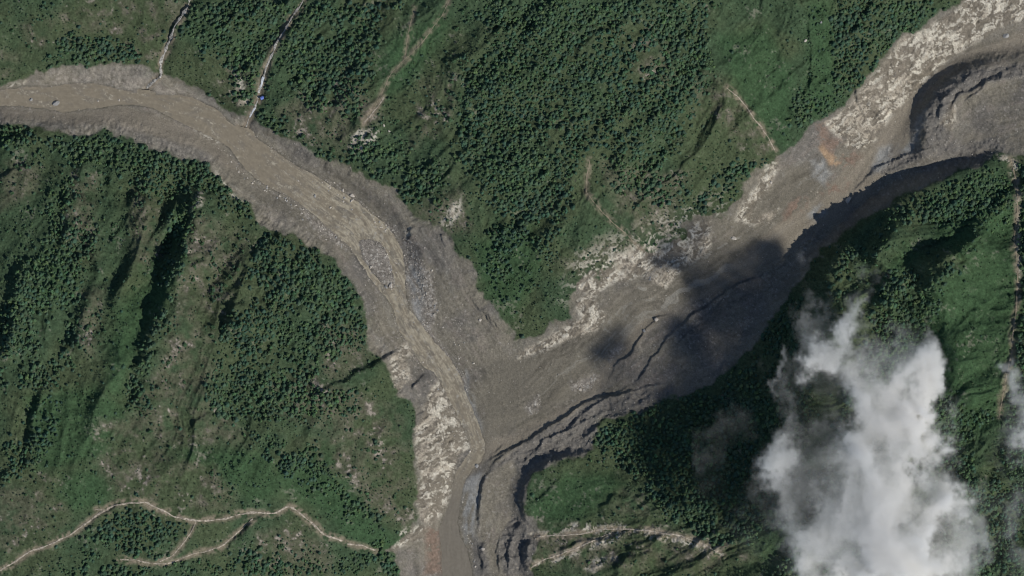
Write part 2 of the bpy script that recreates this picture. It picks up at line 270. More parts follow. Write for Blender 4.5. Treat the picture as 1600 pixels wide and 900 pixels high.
LIGHT = [[(0,172),(60,180),(110,186),(160,178),(230,190),(250,215),(300,238),(332,250),(330,258),(262,246),(225,224),(180,218),(120,214),(60,200),(0,194)],
 [(60,108),(120,104),(200,98),(235,112),(250,130),(300,140),(360,178),(420,205),(470,228),(520,262),(500,262),(440,232),(400,205),(350,180),(300,148),(240,146),(200,140),(120,130),(60,130)],[(243,172),(262,178),(288,196),(270,196)],[(395,330),(420,345),(470,362),(520,395),(500,380),(455,350),(420,335)]]
MUDS = [[(622,622),(638,592),(664,578),(672,590),(670,612),(662,636),(650,642)],[(612,900),(615,862),(640,848),(664,850),(664,900)]]
ORANGE = [[(1281,230),(1290,226),(1300,240),(1312,252),(1306,256),(1290,248)]]
RUST = [[(1275,190),(1292,186),(1300,215),(1330,225),(1345,245),(1335,270),(1310,300),(1290,300),(1312,262),(1283,232),(1278,205)],[(1225,335),(1235,312),(1262,308),(1258,325),(1240,340),(1225,348)],[(664,900),(668,860),(664,828),(684,822),(688,850),(692,900)],[(1285,300),(1330,275),(1325,290),(1295,310)]]
BLUE = [[(1420,225),(1435,180),(1445,170),(1445,190),(1425,240),(1405,240)],[(1360,270),(1375,235),(1400,225),(1395,245),(1375,268)],[(1266,255),(1290,250),(1300,275),(1290,290),(1270,275)],[(728,850),(722,800),(722,770),(732,745),(750,740),(748,780),(742,840)],[(1262,335),(1280,320),(1290,330),(1275,345)],
 [(745,690),(735,650),(725,600),(728,580),(738,630),(750,670)],[(80,158),(90,155),(100,158),(95,165),(82,163)],[(640,420),(655,425),(665,470),(655,500),(642,470)]]
TAN = [[(0,168),(100,176),(200,166),(250,180),(330,215),(380,270),(350,262),(320,236),(260,215),(180,195),(100,192),(0,186)],
 [(757,690),(800,678),(855,652),(900,628),(935,590),(950,560),(1000,502),(1050,482),(1070,487),(1025,500),(1005,530),(980,560),(950,600),(900,645),(850,670),(800,700),(757,718),(735,745),(720,745),(730,720)],
 [(1600,50),(1640,60),(1600,90),(1540,85),(1500,98),(1450,135),(1435,160),(1425,210),(1360,300),(1320,340),(1260,370),(1230,400),(1190,425),(1130,450),(1100,450),(1180,380),(1230,340),(1290,300),(1330,250),(1390,180),(1440,130),(1500,85)]]
ROUGH = [[(760,740),(800,705),(860,668),(930,630),(990,612),(1050,602),(1060,622),(1010,640),(975,650),(940,655),(932,680),(920,708),(870,720),(835,738),(815,745),(800,720)],[(782,840),(800,810),(825,812),(840,838),(836,900),(790,900),(776,870)],
 [(1445,235),(1445,170),(1470,140),(1520,108),(1600,100),(1600,120),(1540,130),(1500,150),(1480,190),(1470,225)],[(740,840),(760,850),(765,900),(738,900)],[(1360,262),(1440,235),(1560,215),(1560,235),(1450,245),(1380,275)]]
COBBLE = [[(540,380),(580,368),(620,380),(632,400),(650,400),(675,430),(680,480),(672,520),(700,560),(725,590),(735,640),(720,600),(690,550),(650,495),(635,450),(615,450),(590,440),(560,400)],[(600,350),(625,360),(640,400),(660,420),(650,380)],[(470,325),(520,365),(540,390),(510,370),(480,345)],
 [(892,600),(925,585),(935,590),(915,612),(898,616)],[(950,555),(965,540),(972,545),(955,566)],[(820,640),(840,620),(845,635),(828,650)]]
STREAMS = [([(299,-6),(291,15),(283,28),(272,42),(266,62),(258,80),(252,92),(250,106),(252,118),(243,124),(228,136)],3.4),
           ([(478,-6),(470,8),(458,26),(446,46),(436,62),(428,78),(423,92),(416,104),(412,118),(408,132),(404,144)],2.9),
           ([(404,150),(398,166),(391,178),(384,196),(381,212)],2.6)]
PATHS = [([(-10,898),(20,880),(45,862),(90,846),(122,828),(150,806),(175,790),(200,785),(228,784),(250,795),(275,808),(300,812),(325,812),(352,811),(375,803),(400,800),(430,802),(452,791),(470,803),(490,820),(508,838),(535,846)],2.6,'pale'),
         ([(541,850),(565,853),(586,860)],2.2,'pale'),([(306,815),(298,835),(285,850),(270,868),(250,876)],1.5,'pale'),([(188,873),(215,875),(240,880),(262,880),(300,866),(345,855),(368,835),(395,810)],1.7,'pale'),
         ([(150,795),(160,796),(172,797)],1.6,'pale'),([(1134,138),(1150,150),(1165,166),(1176,184),(1190,200),(1203,220),(1212,236)],1.3,'pale'),([(704,-4),(694,22),(672,50),(655,72),(640,88),(625,100),(612,114),(605,128),(598,145),(590,160),(578,178),(566,190)],1.1,'earth'),
         ([(648,15),(640,45),(637,62),(634,80),(629,97)],.9,'earth'),([(921,250),(917,275),(915,300),(935,325),(955,345),(975,362),(992,380),(1003,392)],1.6,'earth'),([(1578,248),(1589,290),(1587,340),(1584,380),(1589,430),(1587,470),(1583,500),(1577,560),(1567,600),(1560,650)],2.2,'earth'),
 ([(838,839),(870,838),(905,835),(940,827),(985,827),(1010,829),(1060,836),(1100,850),(1130,868)],2.2,'pale'),([(830,887),(845,878),(880,865),(920,848),(955,833)],1.8,'pale'),([(600,152),(590,168),(578,182),(568,192)],2.0,'pale')]

# ------------------------------------------------------------------ ground heights
def coarse_field(res=4.0, x0=-700, x1=2300, y0=-800, y1=1700):
    pts = []
    for l in SPOTS.split('\n'):
        for t in l.split():
            a = [float(v) for v in t.split(',')]; pts.append(a)
    nspot = len(pts)
    for line in CLINES:
        for a, b in zip(line[:-1], line[1:]):
            n = max(1, int(math.hypot(b[0]-a[0], b[1]-a[1]) / 3))
            for k in range(n + 1):
                t = k / n; pts.append([a[i] + (b[i] - a[i]) * t for i in range(3)])
    pts = np.array(pts)
    h = None; r = res * 32
    while r >= res - 1e-6:
        nx = int((x1 - x0) / r) + 1; ny = int((y1 - y0) / r) + 1
        if h is None: h = np.full((nx, ny), 100.0)
        else:
            gx = np.clip(np.arange(nx) / 2, 0, h.shape[0] - 1.001); gy = np.clip(np.arange(ny) / 2, 0, h.shape[1] - 1.001)
            ix = gx.astype(int); iy = gy.astype(int); fx = (gx - ix)[:, None]; fy = (gy - iy)[None, :]
            h = (h[ix][:, iy] * (1 - fx) * (1 - fy) + h[ix + 1][:, iy] * fx * (1 - fy) + h[ix][:, iy + 1] * (1 - fx) * fy + h[ix + 1][:, iy + 1] * fx * fy)
        i = np.round((pts[:, 0] - x0) / r).astype(int); j = np.round((pts[:, 1] - y0) / r).astype(int)
        ok = (i >= 0) & (i < nx) & (j >= 0) & (j < ny)
        if r < 20: ok[:nspot] = False          # single spot heights shape only the broad relief
        i = i[ok]; j = j[ok]
        sm = np.zeros((nx, ny)); ct = np.zeros((nx, ny))
        np.add.at(sm, (i, j), pts[ok, 2]); np.add.at(ct, (i, j), 1)
        fixm = ct > 0; val = sm[fixm] / ct[fixm]
        for it in range(90 if r > 60 else 30 if r > 20 else 45):
            h[fixm] = val
            p = np.pad(h, 1, mode='edge')
            h = (p[2:, 1:-1] + p[:-2, 1:-1] + p[1:-1, 2:] + p[1:-1, :-2]) * .25
        r /= 2
    for _ in range(8):
        p = np.pad(h, 1, mode='edge')
        h = h * .5 + .125 * (p[2:, 1:-1] + p[:-2, 1:-1] + p[1:-1, 2:] + p[1:-1, :-2])
    return h, x0, y0, res
CF = coarse_field()
def sample_grid(h, x0, y0, r, X, Y):
    gx = np.clip((X - x0) / r, 0, h.shape[0] - 1.001); gy = np.clip((Y - y0) / r, 0, h.shape[1] - 1.001)
    ix = gx.astype(np.int32); iy = gy.astype(np.int32); fx = gx - ix; fy = gy - iy
    return (h[ix, iy] * (1 - fx) * (1 - fy) + h[ix + 1, iy] * fx * (1 - fy) + h[ix, iy + 1] * (1 - fx) * fy + h[ix + 1, iy + 1] * fx * fy)

STEP = 1.25
ux = np.arange(-50, 1650.1, STEP); uy = np.arange(-50, 950.1, STEP)
grow = np.cumsum(2.0 * 1.13 ** np.arange(56))
xs = np.concatenate([ux[0] - grow[::-1], ux, ux[-1] + grow]); ys = np.concatenate([uy[0] - grow[::-1], uy, uy[-1] + grow])
NX, NY = len(xs), len(ys)
GX, GY = np.meshgrid(xs, ys, indexing='ij'); X = GX.ravel().astype(F); Y = GY.ravel().astype(F)
# ragged edges: every traced outline is read through a small wobble
wob = 5.0
WX = X + wob * fbm(X, Y, 26, 4, 11); WY = Y + wob * fbm(X, Y, 26, 4, 23)
WX2 = X + 1.6 * fbm(X, Y, 10, 3, 31); WY2 = Y + 1.6 * fbm(X, Y, 10, 3, 37)

_scr = pmask(X, Y, [(880,470),(900,400),(1000,350),(1100,310),(1180,300),(1130,360),(1040,420),(940,460)], 25)
RX = WX + 9 * fbm(X, Y, 15, 4, 12) + _scr * 26 * fbm(X, Y, 24, 4, 13); RY = WY + 9 * fbm(X, Y, 15, 4, 14) + _scr * 26 * fbm(X, Y, 24, 4, 15)
bare_sd = polysd(RX, RY, BARE_L[0] if isinstance(BARE_L[0], list) else BARE_L, 60)
bare = 1 - smooth(-2.5, 2.5, bare_sd)
wsd = polysd(WX2, WY2, WATER[0], 40); bsd = polysd(WX2, WY2, BAR[0], 40)
wsd = np.maximum(wsd, -bsd)
# distance along / across each river for flow-aligned texture
def flow(pts, pad=420):
    along = np.zeros(X.shape, F); across = np.full(X.shape, 999., F); z = np.zeros(X.shape, F)
    idx, d, s, a, e, _ = polydist(X, Y, pts, pad, extra=[p[2] for p in pts])
    along[idx] = a; across[idx] = d * s; z[idx] = e
    return along, across, z
LA, LC, LZ = flow(RIV_L); RA, RC, RZ = flow(RIV_R)
isR = (np.abs(RC) < np.abs(LC)) & (Y < 720) & (X > 752)
FA = np.where(isR, RA, LA); FC = np.where(isR, RC, LC)

H = sample_grid(*CF, X, Y).astype(F)
veg = 1 - bare
far = smooth(100, 2500, np.maximum(np.maximum(-X, X - 1600), np.maximum(-Y, Y - 900)))
H += fbm(X, Y, 1500, 5, 91) * 420 * far + 150 * far
SX = WX + 2.6 * fbm(X, Y, 9, 3, 43); SY = WY + 2.6 * fbm(X, Y, 9, 3, 44)
for pts, rise, fw, bw in SCARPS:
    P = np.array(pts, float); k = len(P) // 2; d = P[min(k + 1, len(P) - 1)] - P[max(k - 1, 0)]
    dn = np.array([-.82, -.57]); sgn_low = np.sign(d[0] * dn[1] - d[1] * dn[0])
    idx, dd, side, al, _, tot = polydist(SX, SY, pts, bw * 2.6 + 4)
    s = -dd * side * sgn_low                      # negative on the low (shaded) side
    prof = np.where(s >= 0, np.exp(-(s / bw) ** 1.3) , 1 - smooth(0, fw, -s))
    tp = min(.22 * tot, 30); taper = smooth(-1e-3, tp, al) * smooth(-1e-3, tp, tot - al)
    # beyond the ends of the line the step dies away
    brk = .78 + .75 * fbm(al, al * 0 + rise * 7.7, 34, 3, 45)
    H[idx] += (rise * prof * taper * np.clip(brk, .15, 1.25)).astype(F)
ridg = fbm(WX, WY, 90, 5, 41, ridged=True)
wm = smooth(0, 60, 720 - X) * smooth(200, 300, Y + X * .1) * (1 - smooth(690, 780, Y)); em = smooth(850, 1000, X) * smooth(-30, 60, Y - (640 - (X - 960) * .72)); cm_ = (1 - smooth(380, 600, Y - (800 - X) * .0)) * (1 - em) * smooth(200, 420, X + Y * .3)
_k1 = 34 * fbm(X, Y, 120, 3, 401)
gw = fbm((X * .3 - Y * .95) * .33 + _k1, X * .95 + Y * .3 + _k1, 78, 5, 403, ridged=True, gain=.42)
gc_ = fbm((X * .62 - Y * .78) * .33 + _k1, X * .78 + Y * .62 + _k1, 60, 5, 407, ridged=True, gain=.5)
ge = fbm((X * .9 - Y * .42) * .45 + _k1, X * .42 + Y * .9 + _k1, 70, 5, 409, ridged=True, gain=.55)
fade = smooth(0, 70, bare_sd)
H += veg * fade * (wm * (gw - .25) * 19 + cm_ * (gc_ - .25) * 17 + em * (ge - .25) * 17)
H += veg * ((ridg - .3) * 7 + fbm(X, Y, 22, 3, 47) * 1.8) * smooth(0, 60, bare_sd + 8)
# gully fluting down the mud banks, lumps in the debris, flow marks on the flats
n_w = fbm(X, Y, 30, 3, 56)
bank = bare * smooth(-34, -4, bare_sd)
H += bank * (fbm(FA + 9 * n_w, FC * .35, 11, 4, 53, ridged=True) - .3) * (1.5 + 1.6 * fbm(X, Y, 60, 2, 57)) + bank * fbm(X, Y, 9, 3, 58) * .9
H += bare * (fbm(X, Y, 3.4, 2, 64) * (.22 + .5 * pmasks(WX, WY, LIGHT, 8)) + .8 * pmasks(WX, WY, LIGHT, 8) * fbm(X, Y, 8, 3, 65, ridged=True) + fbm(WX, WY, 34, 5, 59) * 2.0 + fbm(FA * .35, FC, 9, 4, 61) * .6 * smooth(12, 60, np.abs(np.abs(LC) - np.abs(RC))) + fbm(X, Y, 5, 2, 63) * .22)
rough = pmasks(WX, WY, ROUGH, 5); cob = pmasks(WX, WY, COBBLE, 6)
cvr, cvr2, cer = cells(X * .9 + 6 * n_w, Y + 6 * n_w, 8, 304)
H += rough * (cvr2 - .5) * 2.2
H += rough * (fbm(WX * .8 + WY * .5, WY * 1.1 - WX * .3, 20, 6, 67, ridged=True, gain=.62) - .25) * 5.0
H += cob * fbm(X, Y, 3.2, 2, 71) * .55
pale = pmasks(WX, WY, PALE, 5)
_q1 = fbm(X, Y, 40, 3, 74)
pale = pale * (1 - pmasks(WX, WY, MUDS, 4))
stre = .62 * fbm((X * .75 - Y * .66) * .5 + 12 * _q1, (X * .66 + Y * .75) * 1.2 + 10 * _q1, 10, 5, 73, ridged=True, gain=.62) + .38 * fbm(X, Y, 5, 3, 75, ridged=True)
pwx = (X * .78 - Y * .62) * .46 + 9 * _q1; pwy = (X * .62 + Y * .78) + 9 * fbm(X, Y, 25, 3, 76)
pwx += 3 * fbm(X, Y, 7, 2, 77); pwy += 3 * fbm(X, Y, 7, 2, 78)
cv, cv2, ce = cells(pwx, pwy, 5.4, 301); dv, dv2, de = cells(pwx * 1.3 + 50, pwy * 1.1, 2.9, 302)
kv, kv2, ke = cells(X + 2 * n_w, Y, 3.3, 303)
H += pale * ((stre - .3) * 2.2 + (cv2 - .5) * 1.5 + (dv2 - .5) * .9)
H += cob * (kv2 ** 3) * 1.3 * smooth(.02, .3, ke)
H += bare * (1 - pale) * (kv2 ** 8) * .9 * smooth(.02, .3, ke)
_gx = np.gradient(H.reshape(NX, NY), xs, axis=0); _gy = np.gradient(H.reshape(NX, NY), ys, axis=1)
steep = smooth(.45, 1.0, np.hypot(_gx, _gy).ravel()) * bare
H += steep * ((fbm(X, Y, 16, 5, 80, ridged=True, gain=.6) - .3) * 2.4 + (cv2 - .5) * .9)
# river bed
wz = LZ
w = 1 - smooth(2, 30, wsd)
H = np.where(wsd < 34, lerp(H, wz + np.clip(wsd * .16, -1.4, 6), w), H)
H = np.where((wsd >= 0) & (wsd < 60) & (bare > .2), np.maximum(H, wz + .3), H)
H = np.where(bsd < 0, wz + .5 + np.minimum(-bsd * .1, .7) + fbm(X, Y, 4, 2, 79) * .4, H)
# shrubby grain of the green slopes
gr = fbm(X, Y, 4.5, 2, 83, ridged=True)
H += veg * gr * .75
for pts, wd in STREAMS:
    idx, d, *_ = polydist(WX2, WY2, pts, 24)
    H[idx] -= (1 - smooth(1, 20, d)) * 4.5
for pts, wd, kind in PATHS:
    idx, d, *_ = polydist(WX2, WY2, pts, 8)
    H[idx] -= (1 - smooth(wd, wd + 3, d)) * .4
H = H.astype(F)
HG = H.reshape(NX, NY)
i0 = len(grow); UH = HG[i0:i0 + len(ux), i0:i0 + len(uy)]
def ground(px, py): return sample_grid(UH, ux[0], uy[0], STEP, np.asarray(px, float), np.asarray(py, float))
def ugrid(A): return A.reshape(NX, NY)[i0:i0 + len(ux), i0:i0 + len(uy)]
def usample(A, px, py): return sample_grid(ugrid(A), ux[0], uy[0], STEP, np.asarray(px, float), np.asarray(py, float))

# ------------------------------------------------------------------ ground colours (what the soil, rock and plants are)
def col(*c): return np.array(c, F)
n1 = fbm(WX, WY, 70, 4, 101); n2 = fbm(X, Y, 14, 4, 103); n3 = fbm(X, Y, 4, 3, 107); n4 = fbm(X, Y, 30, 3, 109); n5 = fbm(X, Y, 2.7, 2, 110); n0 = (np.random.RandomState(5).rand(len(X)) - .5).astype(F) * 2
def mix(C, c, m): return C + (c - C) * m[:, None]
C = np.tile(col(.068, .091, .047), (len(X), 1))
C = mix(C, col(.051, .083, .044), smooth(-.25, .35, n1))
br = pmasks(WX, WY, GREEN['bright'], 14); bw_ = pmasks(WX, WY, GREEN['brown'], 14)
C = mix(C, col(.045, .087, .040), br * .85)
C = mix(C, col(.102, .106, .068), bw_ * smooth(-.5, .25, n2 + n1 * .5) * .85)
C = mix(C, col(.140, .126, .102), (bw_ * .7 + .12) * smooth(.16, .55, n2 * .7 + n3 * .5 + n4 * .3 + bw_ * .12 - .05) * .85)
C = mix(C, col(.30, .265, .225), (.25 + .5 * bw_) * smooth(.42, .62, n3 * .6 + n4 * .6 + n2 * .25))
C *= (1 + .28 * n3 + .12 * n2 + .30 * n5 + .10 * n0)[:, None]
# debris and mud
EX0 = WX + 6 * n2; EY0 = WY + 6 * fbm(X, Y, 14, 4, 104)
M = np.tile(col(.192, .175, .138), (len(X), 1))
wfl = smooth(12, 75, np.abs(np.abs(LC) - np.abs(RC))) ; fl = fbm(FA * .12 + 4 * n3, FC + 3 * n4, 6, 4, 113) * wfl; fl2 = fbm(FA * .06 + 3 * n3, FC + 4 * n4, 3.0, 3, 127) * wfl
M = mix(M, col(.142, .133, .118), smooth(-.2, .5, n1 * .6 + n4 * .5))
M = mix(M, col(.205, .178, .150), smooth(.05, .6, n2 * .5 + fl * .7) * .7)
M *= (1 + .20 * fl + .18 * fl2 + .16 * n3 + .22 * n5 + .10 * n0)[:, None]
M = mix(M, col(.33, .305, .27), smooth(.86, .97, kv) * smooth(.1, .3, ke) * smooth(-.5, .3, n2 + n4) * .6)
lgt = pmasks(WX, WY, LIGHT, 8); M = mix(M, col(.28, .255, .215) * (1 + .4 * n3 + .2 * n5)[:, None], lgt * smooth(-.3, .3, n2 + n3 * .5) * .7)
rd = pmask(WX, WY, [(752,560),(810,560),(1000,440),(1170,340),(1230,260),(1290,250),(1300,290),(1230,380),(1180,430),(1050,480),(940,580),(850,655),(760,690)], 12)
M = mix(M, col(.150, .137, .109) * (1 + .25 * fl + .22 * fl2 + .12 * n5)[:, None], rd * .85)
bk = bank * smooth(-.3, .4, n4)
M = mix(M, col(.186, .174, .152) , bk * .35)
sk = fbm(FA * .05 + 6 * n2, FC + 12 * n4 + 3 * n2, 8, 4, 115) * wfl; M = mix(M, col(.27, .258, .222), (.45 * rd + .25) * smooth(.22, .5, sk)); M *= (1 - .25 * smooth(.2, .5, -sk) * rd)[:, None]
tan = pmasks(WX, WY, TAN, 6)
M = mix(M, col(.225, .198, .155) * (1 + .2 * fl)[:, None], tan * .75)
M = mix(M, col(.150, .142, .130) * (1 + .25 * n3)[:, None], rough * .8)
M = mix(M, col(.225, .205, .178) * (1 + .4 * n3 + .5 * n5 + .2 * n0)[:, None], cob * .8 * smooth(-.5, .3, n2 + .5))
M = mix(M, col(.42, .40, .36), cob * smooth(.72, .86, kv) * smooth(.05, .25, ke) * .85)
bl = pmasks(EX0, EY0, BLUE, 7); M = mix(M, col(.265, .268, .256) * (1 + .3 * n3 + .25 * fl + .2 * n5)[:, None], bl * .85 * smooth(-.45, .15, fl * .8 + n2 * .5 + .12))
ru = pmasks(EX0, EY0, RUST, 8); M = mix(M, col(.20, .145, .112) * (1 + .3 * n3 + .3 * n5)[:, None], ru * smooth(-.2, .35, n2 + n3 * .5 + (cv - .5) * .8 + .45 * (Y > 800) + .14 * (X > 1200)) * .85)
orr = pmasks(EX0, EY0, ORANGE, 4); M = mix(M, col(.33, .235, .15) * (1 + .3 * n3 + .3 * (dv - .5))[:, None], orr * .9 * smooth(.12, .3, cv + .25 * n3 + .1))
# torn pale bedrock
pk = pale * smooth(.38, .60, stre * .45 + n2 * .35 + n4 * .30 + (cv - .5) * .62 + (dv - .5) * .42 + .33) * smooth(0, .12, ce + .03) * (.75 + .25 * smooth(0, .15, de))
pk = np.maximum(pk, bare * smooth(.50, .62, n3 * .7 + n4 * .3 + stre * .25) * .35)
PC = mix(np.tile(col(.53, .495, .41), (len(X), 1)), col(.36, .32, .255), smooth(-.2, .5, n4 + n3 * .4 + (cv2 - .5) * .6))
PC *= (1 + .30 * (dv2 - .5) + .2 * n5 + .08 * n0)[:, None]
M = mix(M, col(.195, .171, .134) * (1 + .35 * (dv - .5) + .25 * n3 + .2 * n5)[:, None], pale * .75)
M = mix(M, PC, pk)
vg_in_pale = smooth(.05, .4, n1 + n4 * .6) * pale * (1 - smooth(-30, -8, bare_sd)) * 0
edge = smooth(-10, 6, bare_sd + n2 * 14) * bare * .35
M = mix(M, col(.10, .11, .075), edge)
# wet dark rim
wet = smooth(6, 0, wsd) * smooth(-3, 0, wsd) if False else (1 - smooth(0, 3.5, np.abs(wsd)))
M *= (1 - .22 * wet)[:, None]
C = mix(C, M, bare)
pv = np.maximum(pale, .75 * _scr) * veg; C = mix(C, PC, pv * .9 * smooth(.40, .62, stre * .45 + n2 * .40 + n4 * .25 + (cv - .5) * .5 + (dv - .5) * .35 + .26 + .1 * (pale > .5) + .13 * (X < 760) * (Y < 400)))
pd = np.zeros(X.shape, F)
for pts, wd, kind in PATHS:
    idx, d, *_ = polydist(WX, WY, pts, 16); pd[idx] = np.maximum(pd[idx], (1 - smooth(wd * .6, wd + 7, d + 2.5 * n2[idx])) * (.8 if kind == 'pale' else .6))
for pts, wd in STREAMS:
    idx, d, *_ = polydist(WX, WY, pts, 16); pd[idx] = np.maximum(pd[idx], (1 - smooth(2, 9, d)) * .8)
C = mix(C, col(.235, .195, .145) * (1 + .3 * n3)[:, None], pd * smooth(-.6, .1, n2 + n3))
C = np.clip(C, .01, .8)

# ------------------------------------------------------------------ meshes and materials
def new_mesh(name, V, faces, cols=None, mat=None, smooth_shade=True):
    me = bpy.data.meshes.new(name)
    V = np.asarray(V, F); n = len(V); faces = np.asarray(faces, np.int32); k = faces.shape[1]; m = len(faces)
    me.vertices.add(n); me.vertices.foreach_set('co', V.ravel())
    me.loops.add(m * k); me.loops.foreach_set('vertex_index', faces.ravel())
    me.polygons.add(m); me.polygons.foreach_set('loop_start', np.arange(0, m * k, k, dtype=np.int32))
    me.polygons.foreach_set('use_smooth', np.full(m, smooth_shade))
    if cols is not None:
        a = me.color_attributes.new('ground_colour', 'FLOAT_COLOR', 'POINT')
        cc = np.ones((n, 4), F); cc[:, :3] = cols; a.data.foreach_set('color', cc.ravel())
    me.update(); me.validate(verbose=False) if False else None
    if mat: me.materials.append(mat)
    return me
def link(name, me, parent=None):
    o = bpy.data.objects.new(name, me); S.collection.objects.link(o); o.parent = parent; return o
def tag(o, label=None, cat=None, group=None, kind=None):
    for k, v in (('label', label), ('category', cat), ('group', group), ('kind', kind)):
        if v: o[k] = v
    return o
def material(name, base=None, rough=.9, attr=False, var=.3, scale=.5, bump=0., bscale=.4, spec=.2):
    m = bpy.data.materials.new(name); m.use_nodes = True; t = m.node_tree; b = t.nodes['Principled BSDF']
    b.inputs['Roughness'].default_value = rough; b.inputs['Specular IOR Level'].default_value = spec
    tc = t.nodes.new('ShaderNodeTexCoord'); no = t.nodes.new('ShaderNodeTexNoise'); no.inputs['Scale'].default_value = scale; no.inputs['Detail'].default_value = 4
    t.links.new(tc.outputs['Object'], no.inputs['Vector'])
    mr = t.nodes.new('ShaderNodeMapRange'); mr.inputs['From Min'].default_value = .3; mr.inputs['From Max'].default_value = .7
    mr.inputs['To Min'].default_value = 1 - var; mr.inputs['To Max'].default_value = 1 + var
    t.links.new(no.outputs[0], mr.inputs[0])
    mx = t.nodes.new('ShaderNodeVectorMath'); mx.operation = 'SCALE'
    if attr:
        a = t.nodes.new('ShaderNodeAttribute'); a.attribute_name = 'ground_colour'; t.links.new(a.outputs['Color'], mx.inputs[0])
    else: mx.inputs[0].default_value = base
    t.links.new(mr.outputs[0], mx.inputs['Scale']); t.links.new(mx.outputs[0], b.inputs['Base Color'])
    if bump:
        n_ = t.nodes.new('ShaderNodeTexNoise'); n_.inputs['Scale'].default_value = bscale; n_.inputs['Detail'].default_value = 5
        bp = t.nodes.new('ShaderNodeBump'); bp.inputs['Distance'].default_value = bump; bp.inputs['Strength'].default_value = 1
        t.links.new(tc.outputs['Object'], n_.inputs['Vector']); t.links.new(n_.outputs[0], bp.inputs['Height']); t.links.new(bp.outputs[0], b.inputs['Normal'])
    return m
M_GROUND = material('ground_cover', attr=True, rough=.95, var=.22, scale=.6, bump=.7, bscale=.55, spec=.1)
M_WATER = material('silty_water', attr=True, rough=.45, var=.07, scale=.25, bump=.12, bscale=.5, spec=.3)
M_STREAM = material('stony_stream', (.36, .345, .31), rough=.6, var=.75, scale=.45, bump=.3)
M_FALL = material('white_water', (.62, .65, .68), rough=.4, var=.25, scale=.6, bump=.2)
M_PATH = material('worn_earth_path', (.37, .325, .26), rough=.95, var=.6, scale=.35, bump=.3)
M_EARTH = material('faint_earth_track', (.235, .20, .145), rough=.95, var=.25, scale=.4)
M_LEAF = material('foliage', attr=True, rough=.85, var=.25, scale=.6, spec=.15)
M_BARK = material('bark', (.09, .07, .05), rough=.95, var=.3, scale=3)
M_ROCK = material('pale_boulder', attr=True, rough=.9, var=.2, scale=.6, bump=.2, bscale=1.0)

def toW(V):            # picture plan (px, py, z) -> world metres
    V = np.array(V, float); o = V.copy(); o[:, 0] = V[:, 0] - 800; o[:, 1] = 450 - V[:, 1]; return o
ii = np.arange(NX * NY).reshape(NX, NY)
quads = np.stack([ii[:-1, :-1], ii[:-1, 1:], ii[1:, 1:], ii[1:, :-1]], -1).reshape(-1, 4)
me = new_mesh('terrain', toW(np.stack([X, Y, H], 1)), quads, C, M_GROUND)
tag(link('terrain', me), kind='structure')

# muddy river: a sheet a little wider than the channel, cut off by its own banks
inw = (wsd < 5)
ing = inw.reshape(NX, NY); qm = (ing[:-1, :-1] | ing[:-1, 1:] | ing[1:, 1:] | ing[1:, :-1]).ravel()
# stay inside the fine part plus its continuation
q = quads[qm]; used = np.unique(q); remap = np.zeros(NX * NY, np.int32); remap[used] = np.arange(len(used))
xw, yw = X[used], Y[used]
foam = fbm(FA[used] * .10, FC[used], 2.2, 3, 131); f2 = fbm(xw, yw, 9, 3, 137); f3 = fbm(FA[used] * .3, FC[used], 5, 3, 139)
gravelly = smooth(400, 540, xw) * (1 - .75 * smooth(600, 760, yw))
WC = np.tile(col(.215, .186, .136), (len(used), 1))
WC = mix(WC, col(.190, .168, .130), smooth(0, .5, f3))
braid = fbm(FA[used] * .16 + 8 * f2, FC[used] + 2.5 * f2, 4.2, 4, 141, ridged=True)
WC = mix(WC, col(.165, .148, .118), gravelly * smooth(.1, .5, f2 * .6 + f3 * .6) * .9)
WC = mix(WC, col(.33, .295, .22), smooth(.25, .65, foam * .6 + f2 * .4 + gravelly * .35) * (.3 + .6 * gravelly))
WC = mix(WC, col(.37, .33, .245), smooth(.44, .66, braid) * (.12 + .75 * gravelly))
WC = mix(WC, col(.125, .115, .095), smooth(.1, .5, fbm(FA[used] * .3, FC[used], 5, 3, 151)) * gravelly * .6)
rif = fbm(FA[used] * .9 + 6 * f2, FC[used] * .8, 3.4, 3, 145, ridged=True)
WC = mix(WC, col(.42, .385, .30), smooth(.55, .8, rif) * smooth(.02, .3, f3 + f2 * .6 + .15 * gravelly) * .75)
WC *= (1 + .10 * fbm(FA[used] * .25, FC[used], 2.6, 3, 147) + .04 * n0[used])[:, None]
WC = mix(WC, col(.30, .28, .235), smooth(.80, .93, kv[used]) * smooth(.05, .25, ke[used]) * gravelly * 1.2 * smooth(-.2, .3, f2))
WC *= (1 + .08 * fbm(xw, yw, 4, 2, 143))[:, None]
lowr = smooth(720, 790, yw); WC = mix(WC, col(.165, .148, .118) * (1 + .12 * foam)[:, None], lowr * .9)
wzz = LZ[used] + .05 * f3 + .22 * (rif - .4) * (.3 + gravelly) + .12 * fbm(xw, yw, 3, 2, 149)
me = new_mesh('river', toW(np.stack([xw, yw, wzz], 1)), remap[q], WC, M_WATER)
tag(link('river', me), kind='structure')

